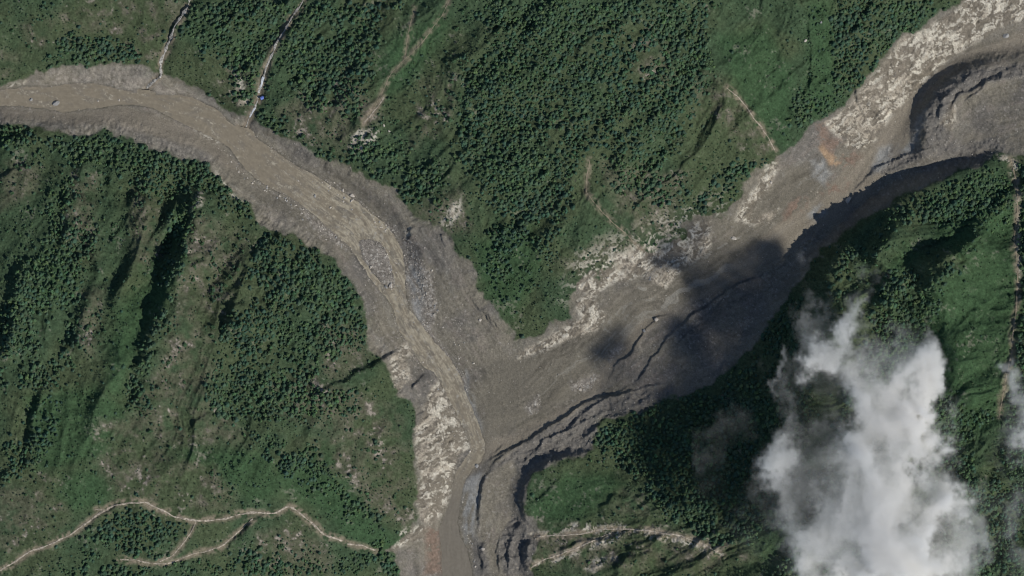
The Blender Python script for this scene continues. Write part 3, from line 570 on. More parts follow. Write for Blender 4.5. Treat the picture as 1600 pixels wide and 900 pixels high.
def ribbon(name, pts, width, mat, lift, seed, wvar=.4, kind='structure', step=1.2):
    P = np.array(pts, float); seg = np.hypot(*np.diff(P, axis=0).T); cum = np.concatenate([[0], np.cumsum(seg)])
    n = int(cum[-1] / step) + 2; t = np.linspace(0, cum[-1], n)
    def cr(v):   # smooth the corners
        a = np.interp(t, cum, v); k = 9; pad = np.concatenate([np.full(k, a[0]), a, np.full(k, a[-1])])
        r = np.convolve(pad, np.hanning(2 * k + 1) / np.hanning(2 * k + 1).sum(), 'same')[k:-k]; r[0] = a[0]; r[-1] = a[-1]; return r
    x = cr(P[:, 0]); y = cr(P[:, 1])
    x = x + 1.8 * fbm(t, t * 0 + seed, 16, 3, 201); y = y + 1.8 * fbm(t, t * 0 + seed, 16, 3, 207)
    dx = np.gradient(x); dy = np.gradient(y); L = np.hypot(dx, dy) + 1e-6; nx_, ny_ = -dy / L, dx / L
    w = width * (1 + wvar * fbm(t, t * 0 + seed * 3.1, 7, 3, 211)) * .5
    K = 5; V = []
    for k in range(K):
        o = (k / (K - 1) * 2 - 1) * w; V.append(np.stack([x + nx_ * o, y + ny_ * o], 1))
    V = np.stack(V, 1).reshape(-1, 2); z = ground(V[:, 0], V[:, 1]).reshape(n, K)
    z = z * .3 + z.max(1, keepdims=True) * .7 + lift; z[:, 0] -= .25; z[:, -1] -= .25
    V = np.concatenate([V, z.reshape(-1, 1)], 1)
    jj = np.arange(n * K).reshape(n, K)
    f = np.stack([jj[:-1, :-1], jj[:-1, 1:], jj[1:, 1:], jj[1:, :-1]], -1).reshape(-1, 4)
    return tag(link(name, new_mesh(name, toW(V), f, None, mat)), kind=kind)
for i, (p, wd) in enumerate(STREAMS): ribbon('stream', p, wd, M_STREAM, .35, 5 + i, 1.3)
ribbon('waterfall', [(412,120),(409,128),(406,136),(404,144)], 3.6, M_FALL, .6, 3, .5)
ribbon('waterfall', [(399,168),(394,174),(389,182)], 2.2, M_FALL, .6, 4, .5)
for i, (p, wd, kd) in enumerate(PATHS): ribbon('path', p, wd * .8, M_PATH if kd == 'pale' else M_EARTH, .22, 20 + i, 1.2)

# ------------------------------------------------------------------ trees
rng = np.random.RandomState(7)
def crown_template(kind, r):
    """small tree seen from far above: trunk and a ragged crown of offset leaf tiers; unit radius, unit height"""
    V = []; Fc = []; T = []
    def add(vs, fs, t):
        b = len(V); V.extend(vs); Fc.extend([[a + b for a in f] for f in fs]); T.extend([t] * len(vs))
    tr = [(math.cos(a) * rr, math.sin(a) * rr, z) for z, rr in ((-.12, .10), (.6, .05)) for a in (0, 2.09, 4.19)]
    add(tr, [[0, 1, 4], [0, 4, 3], [1, 2, 5], [1, 5, 4], [2, 0, 3], [2, 3, 5]], 0.)
    if kind == 'conifer':
        for z0, z1, rad in ((.12, .80, 1.0), (.42, .92, .74), (.68, 1.0, .42)):
            k = 8; ph = r.rand() * 6; ring = []
            for i in range(k):
                a = ph + i * 2 * math.pi / k; q = rad * (1.06 if i % 2 else .80) * (.82 + .36 * r.rand())
                ring.append((math.cos(a) * q, math.sin(a) * q, z0 + (.07 if i % 2 == 0 else -.03) + .05 * r.rand()))
            ring.append((0, 0, z1)); ring.append((0, 0, z0 + .08))
            add(ring, [[i, (i + 1) % k, k] for i in range(k)] + [[(i + 1) % k, i, k + 1] for i in range(k)], 1.)
    else:
        for j in range(5 if kind == 'broad' else 2):
            a = r.rand() * 6.28; q = (.42 if j else .05) * (kind == 'broad' or .5); cx, cy = q * math.cos(a), q * math.sin(a); cz = .62 + .16 * r.rand() - .08 * (j > 0)
            rr = (.58 if j == 0 else .42) * (.85 + .3 * r.rand())
            lat = []
            for (zz, qq, k) in ((.55, .75, 5), (-.35, .95, 5)):
                for i in range(k):
                    b = r.rand() * .5 + i * 2 * math.pi / k; s_ = rr * qq * (.75 + .5 * r.rand())
                    lat.append((cx + math.cos(b) * s_, cy + math.sin(b) * s_, cz + zz * rr * .55))
            lat.append((cx, cy, cz + rr * .62)); lat.append((cx, cy, cz - rr * .45))
            fs = [[i, (i + 1) % 5, 10] for i in range(5)] + [[i, i + 5, (i + 1) % 5] for i in range(5)] + [[(i + 1) % 5, i + 5, (i + 1) % 5 + 5] for i in range(5)] + [[(i + 1) % 5 + 5, i + 5, 11] for i in range(5)]
            add(lat, fs, 1. + .15 * (j % 2))
    return np.array(V, float), np.array(Fc), np.array(T, float)
TPL = {k: [crown_template(k, np.random.RandomState(i + 3)) for i in range(7)] for k in ('conifer', 'broad', 'shrub')}
COLS = {'conifer': (.050, .092, .057), 'broad': (.060, .110, .054), 'shrub': (.060, .096, .050)}
def merged(name, kinds, px, py, rad, hgt, tint, label, cat, seed):
    r = np.random.RandomState(seed); V = []; Fc = []; Cc = []; base = 0
    sel = r.randint(0, 7, len(px)); ang = r.rand(len(px)) * 6.28; z = ground(px, py)
    for kd in set(kinds.tolist()):
        for v in range(7):
            m = np.nonzero((sel == v) & (kinds == kd))[0]
            if not len(m): continue
            tv, tf, tt = TPL[kd][v]; c, s = np.cos(ang[m])[:, None], np.sin(ang[m])[:, None]; R = rad[m][:, None]
            x = (tv[None, :, 0] * c - tv[None, :, 1] * s) * R + px[m][:, None]; y = (tv[None, :, 0] * s + tv[None, :, 1] * c) * R + py[m][:, None]
            zz = tv[None, :, 2] * hgt[m][:, None] + z[m][:, None]
            V.append(np.stack([x, y, zz], -1).reshape(-1, 3))
            Fc.append((tf[None] + (np.arange(len(m)) * len(tv))[:, None, None] + base).reshape(-1, 3)); base += len(m) * len(tv)
            cc = np.array(COLS[kd])[None, None] * tint[m][:, None, :] * np.where(tt > 0, tt, 1)[None, :, None]
            cc = np.where(tt[None, :, None] > 0, cc, np.array((.09, .07, .05))[None, None]); Cc.append(cc.reshape(-1, 3))
    V = toW(np.concatenate(V)); Fc = np.concatenate(Fc)[:, ::-1]
    me = new_mesh(name, V, Fc, np.concatenate(Cc), M_LEAF, False)
    return tag(link(name, me), label, cat, kind='stuff')

nband = fbm((X * .62 - Y * .78) * .38 + 10 * n4, (X * .78 + Y * .62) + 10 * n4, 24, 4, 151)
EX = X + 22 * n4; EY = Y + 22 * fbm(X, Y, 30, 3, 153)
dense = pmasks(EX, EY, DENSE, 10) * veg; sparse = pmasks(WX, WY, SPARSE, 14) * veg; clear = pmasks(WX, WY, CLEAR, 12)
pmsk = np.clip(pd * 1.6, 0, 1)
def scatter(spacing, seed, jitter=.9):
    r = np.random.RandomState(seed); gx, gy = np.meshgrid(np.arange(-40, 1640, spacing), np.arange(-40, 940, spacing), indexing='ij')
    gx = gx + (np.arange(gx.shape[1]) % 2)[None] * spacing * .5
    gx = (gx + (r.rand(*gx.shape) - .5) * spacing * jitter).ravel(); gy = (gy + (r.rand(*gy.shape) - .5) * spacing * jitter).ravel()
    return gx, gy, r
gx, gy, r = scatter(4.6, 51, 1.6)
pd_ = usample(dense, gx, gy); ps_ = usample(sparse, gx, gy); pc_ = usample(clear, gx, gy); pb_ = usample(bare, gx, gy); pp_ = usample(pmsk, gx, gy); nn = usample(n2 * .5 + n1 * .25 + nband * .9, gx, gy)
prob = np.maximum(pd_ * .97 * smooth(-.62, -.12, nn), np.maximum(ps_ * .30 * smooth(-.1, .35, nn) , .035) ) * (1 - .93 * pc_)
rim = usample(lmask(X, Y, [(1556,252),(1520,262),(1480,276),(1420,302),(1382,330),(1336,364),(1302,405),(1285,462)], 9, 3), gx, gy)
keep = (r.rand(len(gx)) < prob * (1 - .85 * rim)) & (pb_ < .25) & (pp_ < .35)
gx, gy = gx[keep], gy[keep]; dn_ = pd_[keep]
rad = (1.9 + 2.9 * r.rand(len(gx)) ** 1.7) * (1 + .25 * usample(n4, gx, gy)) * (.85 + .28 * dn_); rad *= .93; hgt = rad * (1.15 + .8 * r.rand(len(gx)))
tint = (.70 + .60 * r.rand(len(gx), 1)) * (1 + (r.rand(len(gx), 1) - .35) * np.array([[.45, .16, .0]])) * (1 + (r.rand(len(gx), 3) - .5) * .12)
tn = usample(n1, gx, gy)[:, None]; tint = tint * (1 + tn * np.array([[.35, .25, .1]]))
kindn = np.where(r.rand(len(gx)) < .62 + .3 * usample(n4, gx, gy), 'conifer', 'broad')
# single trees: the ones that stand apart in the open, each its own object
iso = (dn_ < .25) & (ps_[keep] > .3) & (gx > 5) & (gx < 1590) & (gy > 5) & (gy < 890)
cand = np.nonzero(iso)[0]; cand = cand[np.argsort(-rad[cand])][:282]; cand = np.sort(cand)
singles = [(gx[i], gy[i], rad[i], hgt[i], tint[i]) for i in cand]
rest = np.ones(len(gx), bool); rest[cand] = False
def region(x, y):
    east = (x > 850) & (y > 560) | (x > 1220) & (y > 262)
    sw = (x < 700) & (y > np.interp(x, [0, 160, 300, 420, 560, 700], [180, 190, 235, 340, 420, 560]))
    return np.where(east, 2, np.where(sw, 1, np.where(x < 412 - (y - 180) * .4 , 3, 0)))
rg = region(gx, gy)
FL = {0: ('forest', 'dark conifer forest covering the triangular ridge between the two bare river valleys'),
      1: ('forest', 'forest on the gullied mountain south of the wide muddy river, above the pale meadow path'),
      2: ('forest', 'shaded forest on the steep mountain partly under the white cloud'),
      3: ('forest', 'small wood on the north bank above the river, around the narrow rocky stream')}
for k in range(4):
    m = rest & (rg == k)
    merged(FL[k][0], kindn[m], gx[m], gy[m], rad[m], hgt[m], tint[m], FL[k][1], 'forest', 60 + k)
# undergrowth
sx, sy, r2 = scatter(3.2, 77, 1.3)
sb = usample(bare, sx, sy); sp = usample(pmsk, sx, sy); sd_ = usample(n3 * .6 + n2 * .6, sx, sy); sc_ = usample(clear, sx, sy); sbw = usample(bw_, sx, sy); sdn = usample(dense, sx, sy)
kp = (r2.rand(len(sx)) < (.34 + .45 * sd_) * (1 - .55 * sc_) * (1 - .35 * sbw) * (1 - .6 * sdn)) & (sb < .12) & (sp < .3)
sx, sy = sx[kp], sy[kp]; sr = .8 + 1.5 * r2.rand(len(sx)) ** 2.2
st = (.75 + .6 * r2.rand(len(sx), 1)) * (1 + (r2.rand(len(sx), 3) - .5) * np.array([.35, .15, .25]))
merged('shrubs', np.full(len(sx), 'shrub'), sx, sy, sr, sr * 1.5, st, 'low scrub and bushes spread over the green slopes between the trees', 'scrub', 90)

def single_mesh(name, kind, seed, rich=True):
    """a fuller tree: tapered trunk, limbs and many small leaf clumps; unit radius and height"""
    r = random.Random(seed); V = []; Fc = []; Cc = []
    def tube(a, b, ra, rb, k=5):
        n = len(V); d = Vector(b) - Vector(a); u = d.orthogonal().normalized(); v = d.cross(u).normalized()
        for p, q in ((a, ra), (b, rb)):
            for i in range(k):
                t = i * 2 * math.pi / k; V.append(tuple(Vector(p) + (u * math.cos(t) + v * math.sin(t)) * q)); Cc.append((.09, .07, .05))
        for i in range(k):
            j = (i + 1) % k; Fc.append((n + i, n + j, n + k + j)); Fc.append((n + i, n + k + j, n + k + i))
    tube((0, 0, -.15), (0, 0, .5), .09, .06); tube((0, 0, .5), (.02, 0, .93), .06, .015)
    pts = []
    for j in range(11):
        a = j * 2.4 + r.random(); t = .28 + .6 * j / 10; q = (1 - t) * 1.05 + .12 if kind == 'conifer' else .78 * math.sin(math.pi * min(1, t * .95 + .1)) + .1
        e = (math.cos(a) * q * .85, math.sin(a) * q * .85, t + (.0 if kind == 'conifer' else .12)); tube((0, 0, t - .05), e, .03, .008, 4); pts.append((e, q))
    n_c = 46
    for i in range(n_c):
        t = r.random() ** .8; zz = .22 + .76 * t
        q = ((1 - t) * .95 + .06) if kind == 'conifer' else .9 * math.sqrt(max(.02, 1 - (2 * t - .85) ** 2 * .8))
        a = r.random() * 6.283; rr = q * (.45 + .55 * r.random()); c = (math.cos(a) * rr, math.sin(a) * rr, zz); s = .20 + .16 * r.random()
        n = len(V); g = .8 + .45 * r.random(); base = COLS[kind]
        for (dx, dy, dz) in ((1, 0, -.2), (.31, .95, 0), (-.81, .59, -.2), (-.81, -.59, 0), (.31, -.95, -.2), (0, 0, .55), (0, 0, -.4)):
            V.append((c[0] + dx * s * (.7 + .6 * r.random()), c[1] + dy * s * (.7 + .6 * r.random()), c[2] + dz * s * .8)); Cc.append(tuple(g * b for b in base))
        for k in range(5):
            j = (k + 1) % 5; Fc.append((n + k, n + j, n + 5)); Fc.append((n + j, n + k, n + 6))
    V = np.array(V); V[:, 1] *= 1
    me = new_mesh(name, V, np.array(Fc), np.array(Cc), M_LEAF, False); return me
CON = [single_mesh('conifer_tree', 'conifer', s) for s in (1, 2, 3, 4)]; BRO = [single_mesh('broadleaf_tree', 'broad', s) for s in (5, 6, 7, 8)]
LM = """250,118|the fan of the left stream|270,45|the narrow stream at the top left|408,152|the blue shelter|428,78|the upper white stream|560,222|the pale outcrop above the river
640,88|the fork of the thin tracks|696,18|the top of the thin track|590,170|the lower end of the thin track|700,330|the torn pale bank of the ridge|780,420|the grassy tip between the rivers|820,515|the lowest green tip between the rivers
155,62|the scrubby knoll at the top left|60,70|the round knoll in the top left corner|330,150|the bend of the north bank|480,215|the bushy bank above the river bend|921,250|the top of the earth track|960,350|the lower earth track|1060,330|the bushes above the shaded debris
1135,140|the upper end of the pale track|1205,222|the lower end of the pale track|1258,64|the lone white boulder|1180,90|the middle of the bright meadow|1140,30|the top of the bright meadow|1266,110|the ditch on the green slope|1150,290|the edge above the pale scree
1555,260|the pointed east cliff top|1450,300|the rim of the dark east cliff|1540,440|the bright east slope|1480,400|the dark fold of the east mountain|1400,470|the right edge of the cloud|1500,560|the slope right of the cloud|1560,620|the lower end of the eastern gully
20,210|the west end of the south bank|110,280|the brown bare rib below the river|60,420|the far left gully|130,500|the second gully from the left|215,340|the short bare rib|290,400|the long shaded gully|240,540|the lower end of the long gully|390,430|the short shaded gully
330,480|the brown slope between the gullies|560,590|the dark ravine|620,560|the mouth of the dark ravine|540,640|the brown slope below the ravine|640,650|the dark clump beside the pale cliff|620,760|the foot of the brown slope|480,690|the brown bare strip above the forest
200,785|the left bend of the footpath|310,812|the dip of the footpath|452,791|the peak of the footpath|510,840|the lower bend of the footpath|586,860|the right end of the footpath|250,878|the lower branch path|370,835|the side path|60,860|the left end of the footpath
350,740|the meadow above the footpath|420,750|the tree line above the footpath|480,870|the meadow below the footpath|100,700|the meadow left of the scrub|900,790|the green terrace|1000,840|the pale terrace ledge|700,230|the middle of the ridge|860,60|the top of the ridge""".replace(chr(10),'|').split('|')
LMS = [(tuple(map(float, LM[i].split(','))), LM[i + 1]) for i in range(0, len(LM), 2)]
DIRS = ['right of', 'lower right of', 'below', 'lower left of', 'left of', 'upper left of', 'above', 'upper right of']
ORD = ['nearest', 'second', 'third', 'fourth', 'fifth', 'sixth', 'seventh', 'eighth', 'ninth', 'tenth', 'eleventh', 'twelfth', 'thirteenth', 'fourteenth']
buck = {}; kinds_ = []
for i, (x, y, rr, hh, tt) in enumerate(singles):
    con = rng.rand() < .65; kinds_.append(con)
    k = min(range(len(LMS)), key=lambda q: (LMS[q][0][0] - x) ** 2 + (LMS[q][0][1] - y) ** 2); dx, dy = x - LMS[k][0][0], y - LMS[k][0][1]
    buck.setdefault((k, int(round(math.atan2(dy, dx) / (math.pi / 4))) % 8, con), []).append((math.hypot(dx, dy), i))
lab = {}
for (k, dr, con), L in buck.items():
    L.sort()
    for q, (_, i) in enumerate(L):
        o_ = 'only' if len(L) == 1 else ORD[min(q, 13)]
        lab[i] = ('lone dark conifer' if con else 'lone leafy tree') + ', ' + o_ + (' one ' if o_ == 'only' else ' one ') + DIRS[dr] + ' ' + LMS[k][1]
for i, (x, y, rr, hh, tt) in enumerate(singles):
    con = kinds_[i]; nm = 'conifer_tree' if con else 'broadleaf_tree'; g = 'middle ridge' if x < 900 and y < 560 and x > 412 else 'north bank' if y < 180 and x < 412 else 'east mountain' if x > 1240 and y > 240 else 'high meadow and bushy slope' if x > 880 and y < 560 else 'southwest mountain'
    o = link(nm, (CON if con else BRO)[rng.randint(4)]); z = float(ground(x, y)); o.location = (x - 800, 450 - y, z); o.scale = (rr, rr, hh); o.rotation_euler.z = rng.rand() * 6.28
    tag(o, lab[i], 'tree', ('lone conifers' if con else 'lone leafy trees') + ' on the ' + g)

# ------------------------------------------------------------------ boulders
def rock_mesh(seed, c):
    import bmesh
    r = random.Random(seed); bm = bmesh.new(); bmesh.ops.create_icosphere(bm, subdivisions=2, radius=1)
    pl = [(Vector((r.uniform(-1, 1), r.uniform(-1, 1), r.uniform(-.4, 1))).normalized(), r.uniform(.5, .85)) for _ in range(8)]
    for v in bm.verts:
        for n, d in pl:
            t = v.co.dot(n)
            if t > d: v.co -= n * (t - d)
        v.co.z *= .7
    V = np.array([v.co[:] for v in bm.verts]); Fc = np.array([[v.index for v in f.verts] for f in bm.faces]); bm.free()
    cc = np.tile(np.array(c), (len(V), 1)) * (1 + .2 * (np.random.RandomState(seed).rand(len(V), 1) - .5))
    return new_mesh('boulder', V, Fc, cc, M_ROCK, False)
PALE_R = [rock_mesh(i, (.50, .46, .40)) for i in (1, 2, 3)]; GREY_R = [rock_mesh(i, (.30, .30, .29)) for i in (4, 5, 6)]
BIG = [(535,297,3.4,0,'upper left of three pale boulders below the smooth grey bank'),(550,305,4.6,0,'largest of three pale boulders below the smooth grey bank'),(549,313,3.6,0,'lowest of three pale boulders below the smooth grey bank'),
 (491,306,3.2,1,'round grey boulder alone in the middle of the tan river'),(579,417,3.4,0,'bright white boulder on the gravel bar between two river arms'),(610,446,5.0,0,'large pale boulder at the lower end of the gravel bar'),(603,448,3.6,1,'grey boulder touching the large pale boulder on the gravel bar'),
 (522,285,2.2,0,'small white boulder at the upper edge of the tan river below the grey bank'),(602,359,2.3,0,'white boulder at the river edge left of the pale torn bank'),(516,324,2.4,0,'pale boulder in the tan braids at the river middle'),
 (86,160,6.5,1,'long grey rock half covered by the brown river near the left edge'),(47,155,3.2,1,'flat grey rock in the brown river nearest the left edge'),(152,157,2.0,0,'small white rock breaking the river surface below the grey bank'),(185,156,2.2,0,'pale rock in the ripples of the upper river'),
 (1026,499,4.2,0,'pale boulder at the bend of the long crack in the debris valley'),(907,609,3.0,0,'white boulder on the small gravel patch of the debris valley'),(1007,517,3.0,1,'grey boulder beside the long crack in the debris valley'),(1147,372,5.0,0,'pale boulder lit inside the dark cloud shadow'),
 (1326,312,6.5,0,'large pale boulder beside the dark cliff foot of the upper valley'),(754,859,4.0,0,'pale boulder in the dark rubble between the river and the mud terrace'),(734,706,2.4,0,'small white boulder in the tan river just above the confluence'),(1572,56,5.5,1,'large grey boulder on the mud flow in the upper right corner'),
 (1258,64,3.4,0,'lone white boulder on the bright green slope right of the meadow'),(1282,36,2.4,1,'grey rock beside the narrow ditch on the green slope'),(745,729,3.6,1,'grey boulder at the mouth of the tributary below the confluence'),(740,568,2.4,0,'white boulder on the gravel right of the river, near the dark crack'),
 (750,500,3.2,0,'white block under the dark ledge at the foot of the ridge'),(1205,285,2.5,0,'white block at the lower edge of the pale torn slope'),(608,205,2.4,0,'small white rock on the grass right of the pale outcrop'),(600,196,3.0,0,'pale rock at the top of the small outcrop on the ridge')]
def put_rock(x, y, s, grey, label, group=None, r=random.Random(9)):
    o = link('boulder', r.choice(GREY_R if grey else PALE_R)); z = float(ground(x, y))
    if float(usample(wsd, x, y)) < 0: z = float(usample(LZ, x, y)) - .2
    o.location = (x - 800, 450 - y, z + s * .18); o.scale = (s, s * r.uniform(.65, .95), s * r.uniform(.6, .9)); o.rotation_euler = (r.uniform(-.2, .2), r.uniform(-.2, .2), r.uniform(0, 6.28))
    tag(o, label, 'boulder', group)
for x, y, s, g, lb in BIG: put_rock(x, y, s, g, lb)
RC_ = [([(412,288),(450,315),(480,336),(505,358),(530,383),(545,395)],5,34,'along the south edge of the tan river','stones along the south river edge'),
       ([(455,280),(500,288),(545,318),(575,335),(600,355),(620,365)],7,30,'along the north edge of the tan river','stones along the north river edge'),
       ([(595,385),(605,405),(612,430)],9,16,'on the river bar','stones on the river bar'),
       ([(645,400),(655,450),(670,490),(690,530)],17,46,'on the stony flat east of the river','stones on the flat east of the river'),
       ([(720,540),(730,590),(712,560)],8,12,'near the dark crack by the river','stones by the dark crack'),
       ([(340,232),(365,250),(390,280),(400,300)],12,14,'on the mud of the river bend','stones on the mud of the bend'),
       ([(660,560),(690,630),(700,680)],10,10,'on the torn slope west of the river','blocks on the torn slope'),
       ([(925,440),(1000,425),(1060,400)],16,30,'below the bushy ridge in the debris','blocks below the green ridge'),
       ([(722,760),(724,820),(735,850),(742,890)],3,14,'on the grey strip by the lower river','stones beside the lower river')]
ONES = 'first second third fourth fifth sixth seventh eighth ninth'.split(); TENS = {2: ('twentieth', 'twenty'), 3: ('thirtieth', 'thirty'), 4: ('fortieth', 'forty')}
def ordn(n):
    if n < 10: return ONES[n - 1]
    if n < 20: return 'tenth eleventh twelfth thirteenth fourteenth fifteenth sixteenth seventeenth eighteenth nineteenth'.split()[n - 10]
    return TENS[n // 10][0] if n % 10 == 0 else TENS[n // 10][1] + '-' + ONES[n % 10 - 1]
rr_ = random.Random(4)
for pl, spread, n, lb, g in RC_:
    P = np.array(pl, float); seg = np.hypot(*np.diff(P, axis=0).T); cum = np.concatenate([[0], np.cumsum(seg)]); st_ = []
    horiz = abs(P[-1, 0] - P[0, 0]) > abs(P[-1, 1] - P[0, 1])
    for k in range(n):
        t = rr_.uniform(0, cum[-1]); st_.append((np.interp(t, cum, P[:, 0]) + rr_.gauss(0, spread * .6), np.interp(t, cum, P[:, 1]) + rr_.gauss(0, spread * .6), rr_.random() < .25))
    for grey in (False, True):
        for q, (x, y, _) in enumerate(sorted([t for t in st_ if t[2] == grey], key=lambda t: t[0 if horiz else 1])):
            put_rock(x, y, .9 + 1.3 * rr_.random() ** 2, grey, ('grey stone ' if grey else 'pale stone ') + lb + ', ' + ordn(q + 1) + (' from the left' if horiz else ' from the top'), g)
# loose gravel: uncountable
gx_, gy_, r3 = scatter(3.0, 99)
gm = usample(cob, gx_, gy_) * .75 + .4 * (usample(np.abs(wsd), gx_, gy_) < 5) * (gx_ > 390) * (gx_ < 650) + usample(np.clip(cob * 0 + (FC > -60) * (FC < 70) * (X > 560) * (X < 720) * (Y > 330) * (Y < 580) * .12, 0, 1), gx_, gy_) + usample(pale * bare, gx_, gy_) * .05 + usample(rough, gx_, gy_) * .10 + usample(bare, gx_, gy_) * .018
kk = (r3.rand(len(gx_)) < gm) & (usample(bare, gx_, gy_) > .8) & (usample(wsd, gx_, gy_) > -1); gx_, gy_ = gx_[kk], gy_[kk]
q0 = np.array([(1, 0, 0), (.3, .9, 0), (-.8, .55, 0), (-.75, -.6, 0), (.35, -.9, 0), (.1, .1, .8), (-.1, 0, -.5)]); qf = np.array([[i, (i + 1) % 5, 5] for i in range(5)] + [[(i + 1) % 5, i, 6] for i in range(5)])
sz = (.5 + .8 * r3.rand(len(gx_)) ** 2.5)[:, None, None]; aa = r3.rand(len(gx_)) * 6.28; ca, sa = np.cos(aa)[:, None], np.sin(aa)[:, None]
Vv = np.stack([(q0[None, :, 0] * ca - q0[None, :, 1] * sa), (q0[None, :, 0] * sa + q0[None, :, 1] * ca), np.repeat(q0[None, :, 2], len(gx_), 0)], -1) * sz * (.75 + .5 * r3.rand(len(gx_), 7, 1))
Vv += np.stack([gx_, gy_, ground(gx_, gy_) + .1], 1)[:, None, :]
gc = np.repeat((np.array([[.40, .37, .32]]) * (.55 + .7 * r3.rand(len(gx_), 1)))[:, None, :], 7, 1)
me = new_mesh('gravel', toW(Vv.reshape(-1, 3)), (qf[None] + (np.arange(len(gx_)) * 7)[:, None, None]).reshape(-1, 3)[:, ::-1], gc.reshape(-1, 3), M_ROCK, False)
tag(link('gravel', me), 'loose stones strewn over the grey debris of both valleys', 'gravel', kind='stuff')

# ------------------------------------------------------------------ blue tarpaulin shelter by the waterfall
tx, ty = 409.5, 152.5; tz = float(ground(tx, ty)); me = bpy.data.meshes.new('roof_sheet')
K = 9; V = []; Fc = []
for i in range(K):
    for j in range(K):
        u = i / (K - 1) * 2 - 1; v = j / (K - 1) * 2 - 1
        V.append((u * 3.2, v * 2.6, 2.6 - abs(v) * 1.3 + .12 * math.sin(u * 7) * abs(v) - .15 * (1 - u * u) * (1 - abs(v))))
for i in range(K - 1):
    for j in range(K - 1): Fc.append((i * K + j, (i + 1) * K + j, (i + 1) * K + j + 1, i * K + j + 1))
sh = bpy.data.objects.new('tarpaulin_shelter', None); S.collection.objects.link(sh); sh.location = (tx - 800, 450 - ty, tz + .3); sh.rotation_euler.z = .5
tag(sh, 'small blue tarpaulin shelter at the foot of the white waterfall', 'shelter')
ob = link('roof_sheet', new_mesh('roof_sheet', np.array(V), np.array(Fc), None, material('blue_tarpaulin', (.13, .20, .55), rough=.5, var=.15, scale=2)), sh)
sm = ob.modifiers.new('thickness', 'SOLIDIFY'); sm.thickness = .05
def stick(a, b, r, parent, name='pole'):
    d = Vector(b) - Vector(a); u = d.orthogonal().normalized(); v = d.cross(u).normalized(); V = []
    for p in (a, b):
        for i in range(6): t = i * math.pi / 3; V.append(tuple(Vector(p) + (u * math.cos(t) + v * math.sin(t)) * r))
    return link(name, new_mesh(name, np.array(V), np.array([(i, (i + 1) % 6, 6 + (i + 1) % 6, 6 + i) for i in range(6)]), None, M_BARK), parent)
for ex in (-1, 1):
    stick((ex * 2.9, 0, -1.5), (ex * 2.9, 0, 2.55), .06, sh)
    for ey in (-1, 1): stick((ex * 2.9, ey * 2.5, -1.5), (ex * 2.9, ey * 2.5, 1.3), .05, sh)

# ------------------------------------------------------------------ cloud
def vnoise3(x, y, z, seed):
    L = _lat.setdefault(('3', seed), np.random.RandomState(seed).rand(64, 64, 64).astype(F))
    xi, yi, zi = np.floor(x).astype(np.int32), np.floor(y).astype(np.int32), np.floor(z).astype(np.int32)
    fx, fy, fz = (x - xi).astype(F), (y - yi).astype(F), (z - zi).astype(F)
    fx, fy, fz = fx * fx * (3 - 2 * fx), fy * fy * (3 - 2 * fy), fz * fz * (3 - 2 * fz)
    xi &= 63; yi &= 63; zi &= 63; x1, y1, z1 = (xi + 1) & 63, (yi + 1) & 63, (zi + 1) & 63
    def pl(k): return (L[xi, yi, k] * (1 - fx) + L[x1, yi, k] * fx) * (1 - fy) + (L[xi, y1, k] * (1 - fx) + L[x1, y1, k] * fx) * fy
    return pl(zi) * (1 - fz) + pl(z1) * fz
def fbm3(x, y, z, sc, o, seed):
    s = 0; a = 1; t = 0; x, y, z = x / sc, y / sc, z / sc
    for k in range(o): s = s + a * (vnoise3(x + 9.1 * k, y + 3.3 * k, z + 5.7 * k, seed + k) * 2 - 1); t += a; a *= .55; x = x * 2.1; y = y * 2.1; z = z * 2.1
    return s / t
PUFF = [(1390,880,85,75,1.0),(1370,790,66,60,.95),(1345,705,58,50,.62),(1432,610,26,60,.6),(1375,620,36,50,.6),(1322,510,26,48,.5),(1300,570,30,34,.3),(1428,710,40,75,.72),(1238,700,38,56,.40),(1255,800,50,52,.4),(1340,560,60,30,.3),(1330,720,130,110,.22),(1380,840,100,90,.5),
 (1215,650,18,30,.14),(1330,468,18,34,.55),(1300,515,20,14,.4),(1560,690,16,52,.34),(1598,680,20,46,.4),(1570,800,34,40,.28),(1520,860,26,36,.3),(1585,600,26,30,.2),(1452,545,12,36,.25),(1252,405,16,24,.12),(1225,600,16,36,.15),
 (1395,530,20,36,.25),(1465,790,18,34,.4),(1120,690,34,38,.08),(1260,500,20,40,.18),(1600,880,40,40,.15),(1208,570,8,24,.22)]
CX0, CX1, CY0, CY1, CZ0, CZ1 = 1080, 1680, 380, 960, 330, 450
VS = 3.0
vx = np.arange(CX0, CX1, VS); vy = np.arange(CY0, CY1, VS); vz = np.arange(CZ0, CZ1, VS * 2.0)
A, B = np.meshgrid(vx, vy, indexing='ij')
w1, w2 = fbm(A, B, 80, 7, 301, gain=.68), fbm(A, B, 80, 7, 307, gain=.68); Aw, Bw = A + 85 * w1, B + 85 * w2
D2 = np.zeros(A.shape, F)
for (x, y, a, b, d) in PUFF: D2 += d * np.exp(-(((Aw - x) / a) ** 2 + ((Bw - y) / b) ** 2) * 1.1)
D2 = np.clip(D2, 0, 1.35)
A3, B3, Z3 = np.meshgrid(vx, vy, vz, indexing='ij'); A3, B3, Z3 = (t.astype(F) for t in (A3, B3, Z3))
nz = fbm3((A3 + 40 * w1[..., None]) * 1.05, (B3 + 40 * w2[..., None]) * .9, Z3 * 1.1, 58, 6, 311)
zt = (Z3 - CZ0) / (CZ1 - CZ0); vert = smooth(0, .25, zt) * (1 - smooth(.3, 1.0, zt / np.clip(.35 + .6 * D2[..., None], .3, 1)))
DEN = np.clip(D2[..., None] ** 1.15 * np.exp(4.6 * nz - .16) * .95 - .02, 0, None) * vert
DEN = np.minimum(DEN, 2.6).astype(F)
